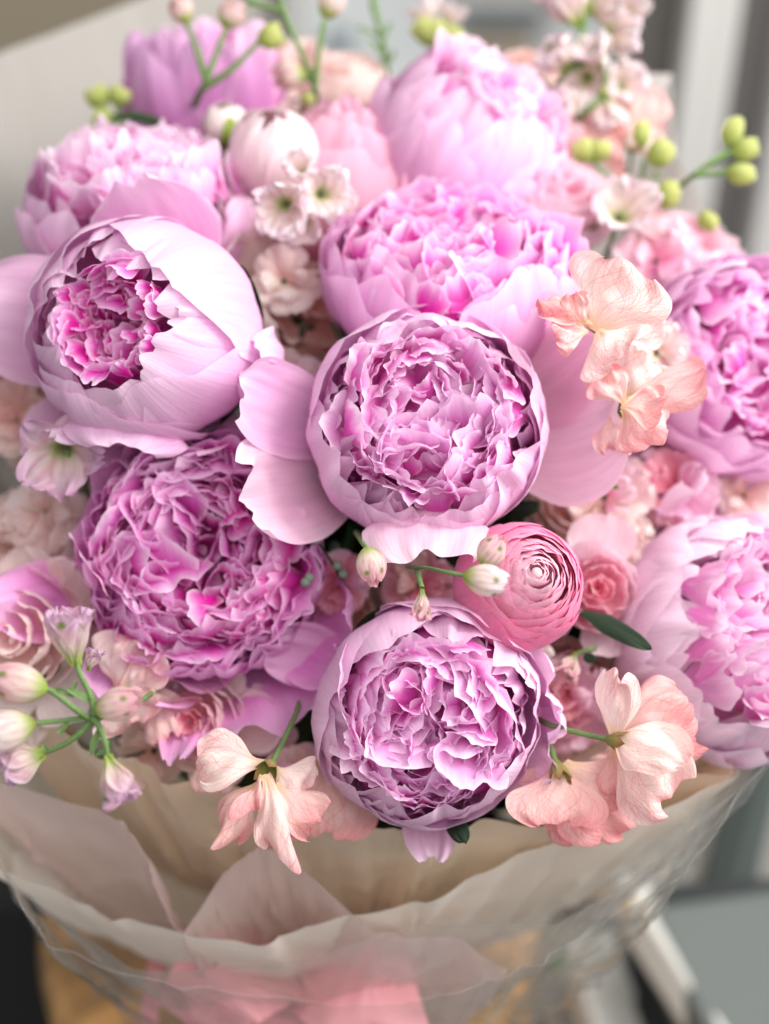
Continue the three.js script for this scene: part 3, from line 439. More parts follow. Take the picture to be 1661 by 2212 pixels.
for (const [label, x, y, d, R, pal, pal2, face] of [
  ['pale blush ruffled flower between the large half-closed peony and the ruffled violet one', 612, 605, 0.672, 78, 'blush', 'cream', [.1, .3]],
  ['pale pink ruffled flower under the right end of the large half-closed peony', 655, 830, 0.672, 62, 'pinkPale', 'blush'],
  ['blush ruffled flower right of the big middle petal, above the rosy-hearted rose', 1310, 1075, 0.665, 92, 'pinkPale', 'blush', [0.1, .2]],
  ['pale pink ruffled flower beside the pale lower right peony, above the dark leaf', 1345, 1180, 0.66, 70, 'blush', 'pinkPale'],
  ['rosy ruffled flower in shade right of the lower middle peony', 1225, 1530, 0.65, 100, 'guardPink', 'rosy', [0, -.1]],
  ['white-pink ruffled flower just under the ranunculus', 1130, 1430, 0.64, 64, 'cream', 'pinkPale'],
  ['peach ruffled flower at the left edge below the half-closed peony', 30, 905, 0.675, 78, 'peach', 'blush'],
  ['blush ruffled flower at the left edge above the quartered rose', 95, 1110, 0.665, 88, 'blush', 'cream'],
  ['blush ruffled flower between the quartered rose and the magenta-hearted peony', 215, 1330, 0.655, 70, 'blush', 'pinkPale'],
  ['pale pink ruffled flower left of the small dusky rose under the magenta-hearted peony', 345, 1500, 0.645, 72, 'blush', 'pinkPale', [0, -.2]],
  ['blush ruffled flower between the small dusky rose and the lower middle peony', 560, 1560, 0.65, 80, 'guardPink', 'blush', [0, -.2]],
  ['dusky pink ruffled flower in the dark gap above the lower middle peony', 735, 1255, 0.645, 74, 'guardPink', 'rosy'],
  ['rosy ruffled flower in the gap under the lip of the middle peony', 905, 1265, 0.655, 78, 'rosy', 'peach'],
  ['blush ruffled flower low at the left, under the hanging delphinium bells', 330, 1625, 0.655, 84, 'blush', 'peach', [0, -.3]],
  ['cream ruffled flower at the left edge behind the delphinium buds', 40, 1530, 0.66, 96, 'cream', 'blush', [-.2, -.2]],
  ['pale pink ruffled flower between the cream bud and the white-lit peony', 820, 330, 0.715, 66, 'guardPink', 'pinkPale', [.1, .3]],
  ['pale blush ruffled flower at the top between mauve and white-lit peonies', 650, 150, 0.79, 70, 'blush', 'peach', [0, .5]],
  ['pale pink ruffled flower right of the white-lit peony among the white spray', 1225, 340, 0.745, 80, 'pinkPale', 'blush', [.2, .4]],
  ['pale pink ruffled flower behind the upright peach sweet pea at the right', 1420, 560, 0.705, 92, 'pinkPale', 'guardPink', [.2, .3]],
  ['white blush ruffled flower between the two peach sweet peas at the right', 1420, 760, 0.655, 74, 'cream', 'blush'],
  ['rosy pink ruffled flower between the right-hand deep lilac and pale peonies', 1465, 1060, 0.675, 96, 'guardPink', 'rosy', [.1, .2]],
  ['peach ruffled flower at the right edge above the pale peony', 1610, 1070, 0.685, 70, 'peach', 'blush', [.2, .3]],
  ['pale pink ruffled flower between the bowl-shaped peony and the round cream bud', 540, 440, 0.70, 66, 'pinkPale', 'guardPink', [0, .3]],
  ['salmon ruffled flower peeking out behind the lower right sweet peas', 1330, 1690, 0.625, 84, 'peach', 'peach', [.1, -.1]],
  ['dusty pink ruffled flower hidden behind the blush sweet pea over the wrap', 640, 1690, 0.635, 84, 'guardPink', 'peach', [0, -.1]]])
  looseBloom(label, x, y, d, R, pal, { pal2, face });

// ================================================================ DELPHINIUM: sprays with buds and florets
const FLOR = { lilac: C(226, 196, 222), pink: C(238, 192, 202), white: C(253, 248, 252), green: C(190, 204, 110) };
function bud(parent, B, T, rMax, colour, name = 'bud', green = false) {
  const g = new THREE.Group(); g.name = name; parent.add(g); g.position.copy(B).sub(parent.position);
  const Y = T.clone().sub(B), L = Y.length(); g.quaternion.setFromUnitVectors(V(0, 1, 0), Y.normalize()); const off = rnd() * 6;
  for (let k = 0; k < 5; k++) {
    const rk = rMax * rr(0.94, 1.06), lk = L * rr(0.94, 1.04), flat = green ? 0.75 : 0.3;
    const col = green ? (u, v, e, s) => mix(mix(C(168, 190, 98), C(206, 216, 136), ss(0, 0.7, v)), C(228, 232, 170), e * 0.5 + .3 * ss(.8, 1, v)) : florCol(colour);
    const p = part('sepal', petalGeo({ spine: (v) => [0.0006 + rk * Math.pow(Math.sin(Math.PI * Math.min(1, 0.5 * Math.pow(v / 0.55, 0.8) < 0.5 ? 0.5 * Math.pow(v / 0.55, 0.8) : 0.5 + 0.5 * (v - 0.55) / 0.45 * (1 - flat * 0.6))), 0.9), lk * v], ang: (v) => 0.86 * (1 - 0.25 * v), nu: 10, nv: 18, dense: 1, round: 0.1, ruffle: rMax * 0.14, ru: 2.5, rv: 2, fringe: 0.03, col, uvU: .5 }), M.thin, g);
    p.rotation.y = k / 5 * Math.PI * 2 + off; p.scale.setScalar(k % 2 ? 0.97 : 1.02);
  }
  return g;
}
function floret(parent, B, T, rOpen, colour, open = 0.7, name = 'floret') {
  const g = new THREE.Group(); g.name = name; parent.add(g); g.position.copy(B).sub(parent.position);
  const Y = T.clone().sub(B), L = Y.length(); g.quaternion.setFromUnitVectors(V(0, 1, 0), Y.normalize()); const off = rnd() * 6;
  for (let k = 0; k < 5; k++) {
    const a0 = rr(0.55, 0.8) * open, a1 = rr(0.2, 1.5) * open, w = rOpen * rr(0.42, 0.56) * (open > 0.75 ? 0.8 : 1.15);
    const p = part('sepal', petalGeo({ L: Math.hypot(L, rOpen * open * 0.6) * rr(0.9, 1.08), nu: 12, nv: 14, theta: (v) => a0 + (a1 - a0) * v * v, width: (v) => w * (0.25 + 0.75 * ss(0, 0.55, v)) * Math.sqrt(Math.max(0.002, 1 - Math.pow(Math.max(0, v - 0.5) / 0.5, 1.8) * 0.94)), cup: 0.9, cupFade: .5, ruffle: w * 0.4, ru: 2, rv: 2, hem: w * 0.09, hemF: 7, fringe: 0.04, notch: 0.03, notchAt: rr(-.3, .3), col: florCol(colour, open > 0.75 ? 0.25 : 0.95), uvU: .5 }), M.thin, g);
    p.rotation.order = 'YXZ'; p.rotation.y = k / 5 * Math.PI * 2 + off + rr(-.2, .2);
  }
  for (let k = 0; k < 5; k++) { const s = part('stamen', new THREE.SphereGeometry(w0(L), 6, 5), M.eye, g); s.position.set(rr(-1, 1) * L * .07, L * rr(.16, .3), rr(-1, 1) * L * .07); }
  return g;
}
const w0 = (L) => L * 0.045;
M.eye = new THREE.MeshStandardMaterial({ color: 0x6e6a58, roughness: 0.8 });
// spray: stems [[x,y,dd]...], buds [bx,by,dd, tx,ty,dd, r, colour], florets [bx,by,dd, tx,ty,dd, r, colour, open], leaves [bx,by,dd, tx,ty,dd, hw]
function spray(label, x, y, d, s, cat = 'delphinium', name = 'delphinium_spray') {
  const o = thing(name, label, cat, at(x, y, d)), P = (a, b, e) => at(a, b, d + e);
  for (const st of s.stems ?? []) tube(o, 'stem', st.map((p) => P(...p)), s.r0 ?? 0.0013, s.r1 ?? 0.0010, s.pal ?? PAL.stem, 18);
  for (const b of s.buds ?? []) bud(o, P(b[0], b[1], b[2]), P(b[3], b[4], b[5]), b[6] / FPX * d, FLOR[b[7]] ?? FLOR.pink, 'bud', b[7] === 'green');
  for (const b of s.florets ?? []) floret(o, P(b[0], b[1], b[2]), P(b[3], b[4], b[5]), b[6] / FPX * d, FLOR[b[7]], b[8] ?? 0.7);
  for (const b of s.leaves ?? []) freePetal(o, 'leaf', P(b[0], b[1], b[2]), P(b[3], b[4], b[5]), b[6] / FPX * d, b[7] ?? [0, 0.4, 0.9], { pal: s.leafPal ?? PAL.stem, wide: 0.35, blunt: 1, claw: 0.5, nu: 6, nv: 12, cup: 0.8, bend: 0.25, ruffle: 0.0008, hem: 0, roll: 0.0006 }, M.green);
  return o;
}
spray('branching delphinium spray of striped blush buds and bells hanging at the lower left', 190, 1550, 0.535, {
  stems: [[[360, 1470, 0.11], [310, 1510, 0.06], [255, 1538, 0.025], [215, 1550, 0.004], [190, 1550, 0], [145, 1556, 0], [80, 1562, 0]], [[190, 1550, 0], [160, 1530, -0.004], [128, 1505, -0.004], [105, 1490, -0.002]], [[205, 1545, 0], [195, 1500, 0], [175, 1460, 0.004], [166, 1435, 0.006]], [[200, 1552, 0], [215, 1570, -0.002], [226, 1600, -0.004], [232, 1632, -0.002]], [[200, 1555, 0.002], [165, 1590, 0.002], [130, 1612, 0.004], [98, 1625, 0.006]]],
  buds: [[104, 1490, -0.002, -25, 1460, -0.006, 40, 'pink'], [76, 1562, 0, -55, 1590, -0.01, 42, 'white'], [205, 1535, 0, 305, 1508, -0.004, 33, 'pink']],
  florets: [[165, 1438, 0.006, 145, 1315, 0.002, 86, 'lilac', 0.52], [233, 1630, -0.002, 272, 1745, -0.006, 80, 'lilac', 0.46], [96, 1626, 0.006, 0, 1665, 0.004, 84, 'lilac', 0.6], [190, 1450, 0.03, 205, 1400, 0.03, 34, 'lilac', 0.6]],
  leaves: [[200, 1515, 0, 145, 1488, -0.002, 7], [215, 1575, 0, 196, 1632, -0.002, 8], [160, 1505, 0, 125, 1490, 0, 4], [150, 1556, 0, 130, 1585, 0, 5], [232, 1620, 0, 205, 1632, 0, 5], [128, 1505, 0, 120, 1486, 0, 4], [232, 1622, 0, 240, 1596, 0, 3], [100, 1625, 0, 96, 1608, 0, 4], [166, 1470, 0, 158, 1494, 0, 3]] });
spray('thin-stemmed delphinium with pink buds before the mauve peony at the top left', 445, 190, 0.73, {
  stems: [[[410, 250, 0.05], [425, 215, 0.02], [445, 175, 0], [470, 110, 0], [490, 55, 0], [495, -40, 0]], [[445, 175, 0], [425, 110, 0], [405, 55, 0]], [[440, 190, 0.004], [500, 150, 0], [560, 90, 0]]],
  buds: [[405, 52, 0, 378, -5, 0, 24, 'pink'], [482, 60, 0, 515, 5, 0, 28, 'pink'], [556, 92, 0, 612, 66, 0, 24, 'green']], r0: 0.0022, r1: 0.0013 });
spray('thin-stemmed delphinium with cream buds standing above the cream bud at the top', 660, 180, 0.735, {
  stems: [[[690, 260, 0.05], [680, 195, 0.01], [665, 145, 0], [640, 90, 0], [615, 30, 0], [595, -40, 0]], [[680, 195, 0], [690, 100, 0], [700, 45, 0]], [[615, 25, 0], [560, 10, 0], [520, -10, 0]], [[672, 172, 0], [650, 168, 0]]],
  buds: [[660, 158, 0, 590, 168, 0, 28, 'pink'], [700, 40, 0, 735, -35, 0, 28, 'white'], [668, 200, 0, 664, 222, 0, 14, 'green']], leaves: [[668, 165, 0, 690, 140, 0, 4], [670, 175, 0, 640, 172, 0, 4], [560, 10, 0, 530, 14, 0, 4]], r0: 0.0017, r1: 0.0013 });
spray('green bud stalk with needle leaves at the top left of the white-lit peony', 830, 100, 0.80, {
  stems: [[[835, 190, 0.03], [828, 100, 0], [810, 20, 0], [800, -40, 0]]], leaves: [[830, 150, 0, 855, 110, 0, 5], [828, 120, 0, 795, 85, 0, 5], [822, 90, 0, 845, 50, 0, 5], [820, 80, 0, 770, 60, 0, 5], [815, 50, 0, 800, 5, 0, 5]] , r0: .002, r1: .0016 });
spray('pale green tipped bud above the white-lit peony at the top', 940, 90, 0.79, { stems: [[[985, 150, 0.02], [960, 100, 0], [940, 92, 0]]], buds: [[955, 100, 0, 895, 45, 0, 24, 'green'], [965, 100, 0, 985, 62, 0, 24, 'green'], [950, 100, 0, 935, 50, 0, 24, 'green']], florets: [[940, 60, 0.01, 900, 0, 0.01, 50, 'white', 0.9], [960, 60, 0.01, 985, 10, 0.01, 50, 'white', 0.8]] });
spray('tall white delphinium spray at the upper right corner of the bouquet', 1230, 200, 0.745, {
  stems: [[[1170, 250, 0.05], [1190, 205, 0.02], [1225, 150, 0], [1260, 60, 0], [1262, -30, 0]], [[1225, 285, 0.03], [1265, 240, 0], [1300, 205, 0], [1310, 120, 0]], [[1190, 205, 0.02], [1170, 175, 0.01], [1140, 165, 0.01]], [[1225, 150, 0], [1270, 130, 0], [1300, 80, 0]]],
  florets: [[1340, 40, 0.01, 1375, 0, 0.01, 96, 'white', .9], [1215, 20, 0.01, 1190, -20, 0.01, 96, 'white', .9], [1240, 230, .01, 1205, 225, 0, 92, 'white', .9], [1330, 190, 0.012, 1350, 170, 0.0, 96, 'white', .95], [1270, 170, .014, 1262, 160, 0, 100, 'white', 1], [1250, 60, 0, 1215, -25, 0, 96, 'white', 0.7], [1262, 20, 0, 1340, 10, 0, 90, 'white', 0.7], [1300, 70, 0, 1385, 75, 0, 84, 'white', 0.5], [1230, 150, 0, 1180, 105, -0.006, 90, 'white', 0.7], [1300, 150, 0, 1275, 90, -0.01, 90, 'white', .8], [1305, 205, 0, 1320, 280, 0, 74, 'white', 0.6]],
  buds: [[1256, 50, 0, 1252, 10, 0, 10, 'green'], [1300, 210, 0, 1310, 190, 0, 10, 'green']], r0: 0.002, r1: 0.0014 });
spray('white-pink delphinium floret cluster beside the small green buds at the right', 1330, 480, 0.70, {
  stems: [[[1290, 600, 0.05], [1320, 520, 0.01], [1335, 470, 0]]], florets: [[1335, 480, 0.004, 1350, 430, -0.014, 124, 'white', 1.0], [1290, 500, 0.01, 1265, 470, 0, 66, 'lilac', 1.0], [1400, 500, 0.01, 1425, 470, 0, 62, 'pink', 1.0]] });
spray('white-pink delphinium florets under the round cream bud', 640, 440, 0.665, {
  stems: [[[610, 520, 0.04], [620, 470, 0.01], [640, 440, 0]]], florets: [[620, 440, 0, 600, 445, -0.014, 116, 'white', 1.1], [690, 420, 0.002, 705, 410, -0.012, 100, 'white', 1.0], [660, 385, 0.006, 640, 345, -0.004, 90, 'white', 0.8], [655, 470, .006, 650, 490, -.004, 84, 'white', .9], [725, 460, 0.012, 735, 440, 0, 54, 'white', 1]] });
spray('shaded lilac-white delphinium floret beneath the large half-closed peony at left', 140, 975, 0.625, { stems: [[[190, 1060, 0.05], [160, 1000, 0.01], [140, 970, 0]]], florets: [[138, 962, 0.008, 122, 996, -0.014, 124, 'lilac', 1.05]] });
spray('small faded pink floret hanging in the shadow below the ranunculus', 1240, 1420, 0.625, { stems: [[[1290, 1400, 0.03], [1265, 1405, 0], [1245, 1412, 0]]], florets: [[1245, 1410, 0, 1215, 1470, -0.004, 46, 'pink', 0.7]], leaves: [[1260, 1420, 0, 1290, 1425, 0, 12]] , leafPal: PAL.leafDark });
spray('cream green-based bud lying across the left side of the ranunculus', 995, 1240, 0.545, { stems: [[[880, 1225, 0.06], [930, 1228, 0.02], [965, 1236, 0.004], [1002, 1243, 0]]], buds: [[1000, 1243, 0, 1100, 1260, -0.002, 31, 'white']], r0: 0.0008, r1: 0.0008 });
spray('translucent pink bud tucked under the middle peony beside the ranunculus', 1060, 1200, 0.565, { stems: [[[1020, 1240, 0.03], [1045, 1225, 0.004]]], buds: [[1040, 1222, 0, 1085, 1160, -0.002, 28, 'pink']] });
spray('small pink bud hanging in the gap left of the lower petal of the middle peony', 800, 1200, 0.575, { stems: [[[770, 1150, 0.05], [785, 1175, 0.01], [795, 1188, 0]]], buds: [[790, 1182, 0, 812, 1262, -0.004, 30, 'pink']] });
spray('half-open pink bud lying on the top rim of the lower middle peony', 910, 1280, 0.555, { stems: [[[900, 1230, 0.04], [908, 1258, 0.006], [912, 1272, 0]]], florets: [[912, 1272, 0, 912, 1342, -0.004, 32, 'pink', 0.42]] });
spray('bright green bud trio on a long stalk at the right, before the grey boards', 1560, 345, 0.72, { stems: [[[1420, 460, 0.05], [1465, 405, 0.01], [1520, 362, 0], [1568, 325, 0]], [[1530, 356, 0], [1585, 325, 0]], [[1500, 378, 0], [1570, 372, 0]]], buds: [[1570, 318, 0, 1592, 258, 0, 20, 'green'], [1580, 330, 0, 1636, 315, 0, 21, 'green'], [1566, 372, 0, 1630, 378, 0, 21, 'green']], r0: 0.0017, r1: 0.0012 });
spray('group of bright green buds in front of the coral sweet pea at the upper right', 1400, 350, 0.725, { stems: [[[1370, 480, 0.05], [1385, 420, 0.01], [1392, 350, 0]], [[1380, 430, 0], [1425, 370, 0]], [[1385, 440, 0], [1420, 430, 0]], [[1350, 450, 0.03], [1300, 370, 0], [1280, 345, 0]]], buds: [[1388, 320, 0, 1384, 262, 0, 16, 'green'], [1400, 350, 0, 1448, 318, 0, 26, 'green'], [1410, 425, 0, 1468, 415, 0, 26, 'green'], [1275, 350, 0, 1250, 305, 0, 24, 'green'], [1285, 350, 0, 1300, 305, 0, 22, 'green'], [1510, 490, 0, 1545, 468, 0, 22, 'green']] });
spray('bright green bud cluster at the upper left beside the mauve peony', 230, 230, 0.76, { stems: [[[330, 300, 0.04], [270, 262, 0.01], [225, 240, 0]], [[260, 258, 0], [250, 225, 0]], [[260, 262, 0], [235, 262, 0]], [[260, 290, 0.01], [220, 300, 0]]], buds: [[225, 232, 0, 200, 190, 0, 24, 'green'], [250, 230, 0, 262, 188, 0, 22, 'green'], [245, 264, 0, 202, 252, 0, 22, 'green'], [230, 306, 0, 185, 300, 0, 22, 'green']] });

// ================================================================ LEAVES, BERRIES AND THE GREENERY BETWEEN
function leaf(label, b, t, hw, n, pal = PAL.leafDark) { const o = thing('leaf', label, 'leaf', at(...b)); freePetal(o, 'blade', at(...b), at(...t), hw / FPX * b[2], n, { pal, wide: 0.4, blunt: 1, claw: 0.35, cup: 0.5, bend: 0.3, ruffle: 0.0015, hem: 0.0003 }, M.green); return o; }
leaf('dark green strap leaf between the ranunculus and the pale right-hand peony', [1255, 1322, 0.62], [1410, 1405, 0.605], 27, [0, 0.6, 0.8]);
leaf('narrow grey-green leaf under the mauve peony at the upper left', [240, 250, 0.76], [360, 275, 0.72], 17, [0, 0.5, 0.8], PAL.leaf);
leaf('tiny dark scalloped leaf peeping out under the lower middle peony', [975, 1765, 0.61], [1005, 1822, 0.59], 24, [0, 0.2, 1]);
leaf('dark leaf tip under the right side of the middle peony', [1100, 1120, 0.65], [1165, 1090, 0.63], 22, [0, 0.4, 0.9]);
leaf('bright green leaf tip right of the big middle petal', [1275, 1035, 0.63], [1335, 1056, 0.63], 9, [0, 0.6, 0.8], PAL.stem);
leaf('thin dark leaf under the ranunculus', [1060, 1365, 0.60], [1110, 1384, 0.6], 10, [0, 0.6, 0.8]);
for (const [lab, pts] of [['grey-green berries in the dark gap right of the magenta-hearted peony', [[668, 1158], [684, 1166], [676, 1150], [730, 1222], [742, 1240], [668, 1248], [660, 1258]]]]) {
  const o = thing('berry_sprig', lab, 'berries', at(690, 1190, 0.62)); M.berry = new THREE.MeshStandardMaterial({ color: 0x6d7c6a, roughness: 0.8 });
  tube(o, 'stem', [at(760, 1300, 0.66), at(720, 1220, 0.63), at(680, 1160, 0.62)], 0.0008, 0.0006, PAL.leafDark);
  for (const p of pts) { const m = part('berry', new THREE.SphereGeometry(11 / FPX * 0.62, 12, 9), M.berry, o); m.position.copy(at(p[0], p[1], 0.615 + rr(0, .006))).sub(o.position); m.scale.set(1, rr(0.85, 1), 1); }
}
{ // foliage packed inside the bunch: nobody could count it
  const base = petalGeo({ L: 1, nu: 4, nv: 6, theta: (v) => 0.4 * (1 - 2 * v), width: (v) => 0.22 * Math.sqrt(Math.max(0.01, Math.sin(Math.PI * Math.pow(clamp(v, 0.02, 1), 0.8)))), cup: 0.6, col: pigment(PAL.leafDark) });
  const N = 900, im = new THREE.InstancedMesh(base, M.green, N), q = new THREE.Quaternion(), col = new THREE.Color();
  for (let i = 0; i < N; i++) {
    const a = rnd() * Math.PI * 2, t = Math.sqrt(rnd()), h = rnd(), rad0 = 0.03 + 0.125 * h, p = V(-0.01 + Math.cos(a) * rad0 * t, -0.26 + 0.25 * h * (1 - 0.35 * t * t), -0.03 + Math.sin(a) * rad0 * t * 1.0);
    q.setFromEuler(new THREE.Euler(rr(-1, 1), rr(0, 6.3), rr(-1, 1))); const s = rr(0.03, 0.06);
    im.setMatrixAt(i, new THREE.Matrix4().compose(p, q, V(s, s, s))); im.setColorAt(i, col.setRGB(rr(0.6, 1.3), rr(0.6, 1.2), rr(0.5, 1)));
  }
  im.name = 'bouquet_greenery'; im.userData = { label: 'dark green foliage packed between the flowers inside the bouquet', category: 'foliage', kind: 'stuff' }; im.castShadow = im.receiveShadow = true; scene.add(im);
}

// ================================================================ WRAPPING: sheets drawn from the tie up to their rims
function sheet(name, label, category, rim, mat, o = {}) {
  const pts = rim.map((p) => at(...p)), t = thing(name, label, category, GATHER.clone()), smooth = new THREE.CatmullRomCurve3(pts, !!o.closed, 'catmullrom', o.tension ?? 0.15);
  const nu = o.nu ?? 160, nv = o.nv ?? 40, P = [], UV = [], I = [], low = o.low ?? 0.03, s = o.seed ?? 3;
  for (let j = 0; j <= nv; j++) for (let i = 0; i <= nu; i++) {
    const u = i / nu, v = j / nv, p = smooth.getPoint(u), ax = p.clone().sub(GATHER); const out = V(ax.x, 0, ax.z).normalize(), foot = GATHER.clone().addScaledVector(out, low);
    const q = foot.clone().lerp(p, v); q.y += (o.sag ?? -0.03) * Math.sin(Math.PI * v); q.addScaledVector(out, (o.belly ?? 0.01) * Math.sin(Math.PI * v));
    const fold = (o.fold ?? 0.006) * (0.25 + v) * (noise(u * (o.ff ?? 18), v * 1.2 + s, s) + 0.6 * Math.abs(noise(u * (o.ff ?? 18) * 2.3, v * 2 + s, s * 2))) + (o.crease ?? 0.0015) * noise(u * 60, v * 24, s) + (o.crinkle ?? 0) * (1 - Math.pow(v, 6)) * (Math.pow(1 - Math.abs(noise(u * 9 + v * 4, v * 2.2 - u * 3, s * 2)), 9) + Math.pow(1 - Math.abs(noise(u * 13 - v * 5, v * 3 + s, s)), 12));
    q.addScaledVector(out, fold).sub(t.position); P.push(q.x, q.y, q.z); UV.push(u * 4, v);
  }
  for (let j = 0; j < nv; j++) for (let i = 0; i < nu; i++) { const a = j * (nu + 1) + i, b = a + 1, c = a + nu + 1, d = c + 1; I.push(a, b, d, a, d, c); }
  const g = new THREE.BufferGeometry(); g.setAttribute('position', new THREE.Float32BufferAttribute(P, 3)); g.setAttribute('uv', new THREE.Float32BufferAttribute(UV, 2)); g.setIndex(I); g.computeVertexNormals();
  part('sheet', g, mat, t);
  if (o.rimR) { const rimPts = []; for (let i = 0; i <= nu; i += 2) rimPts.push(V(P[(nv * (nu + 1) + i) * 3], P[(nv * (nu + 1) + i) * 3 + 1], P[(nv * (nu + 1) + i) * 3 + 2])); part('rim', new THREE.TubeGeometry(new THREE.CatmullRomCurve3(rimPts), nu * 2, o.rimR, 5), M.filmRim, t); }
  return t;
}
const paperTex = dataTex(256, (x, y) => 0.5 + 0.3 * noise(x * 40, y * 40, 1) + 0.2 * noise(x * 120, y * 120, 2));
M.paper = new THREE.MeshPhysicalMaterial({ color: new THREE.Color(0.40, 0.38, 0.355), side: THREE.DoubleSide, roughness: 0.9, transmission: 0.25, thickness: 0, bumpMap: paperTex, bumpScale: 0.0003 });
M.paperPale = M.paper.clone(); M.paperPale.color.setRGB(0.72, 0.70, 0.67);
M.tan = new THREE.MeshPhysicalMaterial({ color: new THREE.Color(0.96, 0.90, 0.80), side: THREE.DoubleSide, roughness: 0.9, transmission: 0.45, thickness: 0, bumpMap: paperTex, bumpScale: 0.0003 });
M.amber = new THREE.MeshPhysicalMaterial({ color: new THREE.Color(0.97, 0.80, 0.58), side: THREE.DoubleSide, roughness: 0.9, transmission: 0.5, thickness: 0, bumpMap: paperTex, bumpScale: 0.0003 });
M.mauve = new THREE.MeshPhysicalMaterial({ color: new THREE.Color(0.84, 0.68, 0.67), side: THREE.DoubleSide, roughness: 0.85, transmission: 0.3, thickness: 0, opacity: 0.65, transparent: true, bumpMap: paperTex, bumpScale: 0.0003 });
M.film = new THREE.MeshPhysicalMaterial({ color: new THREE.Color(0.93, 0.93, 0.92), side: THREE.DoubleSide, roughness: 0.07, transmission: 1, thickness: 0, ior: 1.55 });
M.filmRim = new THREE.MeshPhysicalMaterial({ color: new THREE.Color(0.9, 0.9, 0.9), roughness: 0.1, transmission: 0.85, thickness: 0 });
M.haze = new THREE.MeshPhysicalMaterial({ color: new THREE.Color(0.9, 0.88, 0.86), side: THREE.DoubleSide, roughness: 0.3, transmission: 0.86, thickness: 0, ior: 1.5 });
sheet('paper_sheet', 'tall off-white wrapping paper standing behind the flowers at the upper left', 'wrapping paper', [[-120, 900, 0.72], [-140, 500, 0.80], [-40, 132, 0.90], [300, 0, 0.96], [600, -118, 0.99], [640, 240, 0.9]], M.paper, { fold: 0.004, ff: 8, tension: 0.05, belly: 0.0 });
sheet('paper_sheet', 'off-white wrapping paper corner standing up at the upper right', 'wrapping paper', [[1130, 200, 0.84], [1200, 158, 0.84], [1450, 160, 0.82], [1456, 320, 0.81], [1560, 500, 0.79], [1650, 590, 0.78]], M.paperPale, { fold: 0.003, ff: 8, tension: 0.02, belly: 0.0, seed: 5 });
sheet('tissue_sheet', 'tan tissue collar under the flowers, glowing orange near the middle', 'tissue paper', [[1650, 590, 0.77], [1740, 800, 0.74], [1720, 1100, 0.69], [1700, 1400, 0.66], [1600, 1668, 0.64], [1300, 1800, 0.63], [910, 1958, 0.635], [600, 2010, 0.64], [250, 1990, 0.645], [-60, 1850, 0.65], [-160, 1500, 0.68], [-160, 1000, 0.72], [-130, 700, 0.75]], M.tan, { fold: 0.012, ff: 12, crinkle: 0.003, nv: 70, nu: 260, belly: 0.0, sag: -0.05, seed: 8 });
sheet('tissue_sheet', 'orange tan inner tissue hugging the undersides of the lowest flowers', 'tissue paper', [[1720, 1150, 0.69], [1690, 1480, 0.65], [1520, 1650, 0.638], [1200, 1740, 0.63], [900, 1790, 0.622], [560, 1730, 0.626], [250, 1640, 0.635], [-60, 1500, 0.65], [-150, 1150, 0.68]], M.amber, { fold: 0.014, ff: 14, crinkle: 0.003, nv: 70, nu: 260, belly: 0.012, sag: -0.01, seed: 21 });
sheet('tissue_sheet', 'dusky mauve pointed tissue outside the tan collar at the lower left', 'tissue paper', [[-120, 1560, 0.66], [-40, 1690, 0.645], [265, 1760, 0.635], [330, 1880, 0.635], [398, 2010, 0.65], [470, 1900, 0.64], [560, 1835, 0.635], [640, 1862, 0.635], [800, 2000, 0.64], [1010, 2040, 0.645], [1100, 2100, 0.66]], M.mauve, { fold: 0.007, ff: 10, crinkle: 0.006, nv: 60, nu: 240, belly: 0.012, sag: -0.055, tension: 0.05, seed: 11 });
sheet('cellophane_sheet', 'clear glossy cellophane collar around the lower front of the bouquet', 'cellophane', [[1720, 1400, 0.67], [1655, 1650, 0.63], [1560, 1800, 0.62], [1430, 1925, 0.62], [1170, 2060, 0.625], [1030, 2128, 0.63], [700, 2190, 0.635], [400, 2120, 0.635], [110, 2030, 0.63], [0, 1880, 0.635], [-120, 1600, 0.65]], M.film, { fold: 0.007, ff: 9, belly: 0.02, sag: -0.06, crease: 0.0006, crinkle: 0.007, seed: 14, nu: 300, nv: 70, rimR: 0.00013 });
sheet('cellophane_sheet', 'milky inner cellophane layer whose edge crosses the lower right of the wrap', 'cellophane', [[1690, 1500, 0.66], [1600, 1690, 0.635], [1480, 1800, 0.63], [1300, 1945, 0.63], [1160, 2000, 0.635], [900, 1990, 0.64], [640, 2080, 0.645], [300, 2090, 0.645], [60, 1930, 0.645]], M.haze, { fold: 0.004, ff: 7, belly: 0.014, sag: -0.05, crease: 0.0004, crinkle: 0.004, seed: 17, nu: 260, nv: 60 });

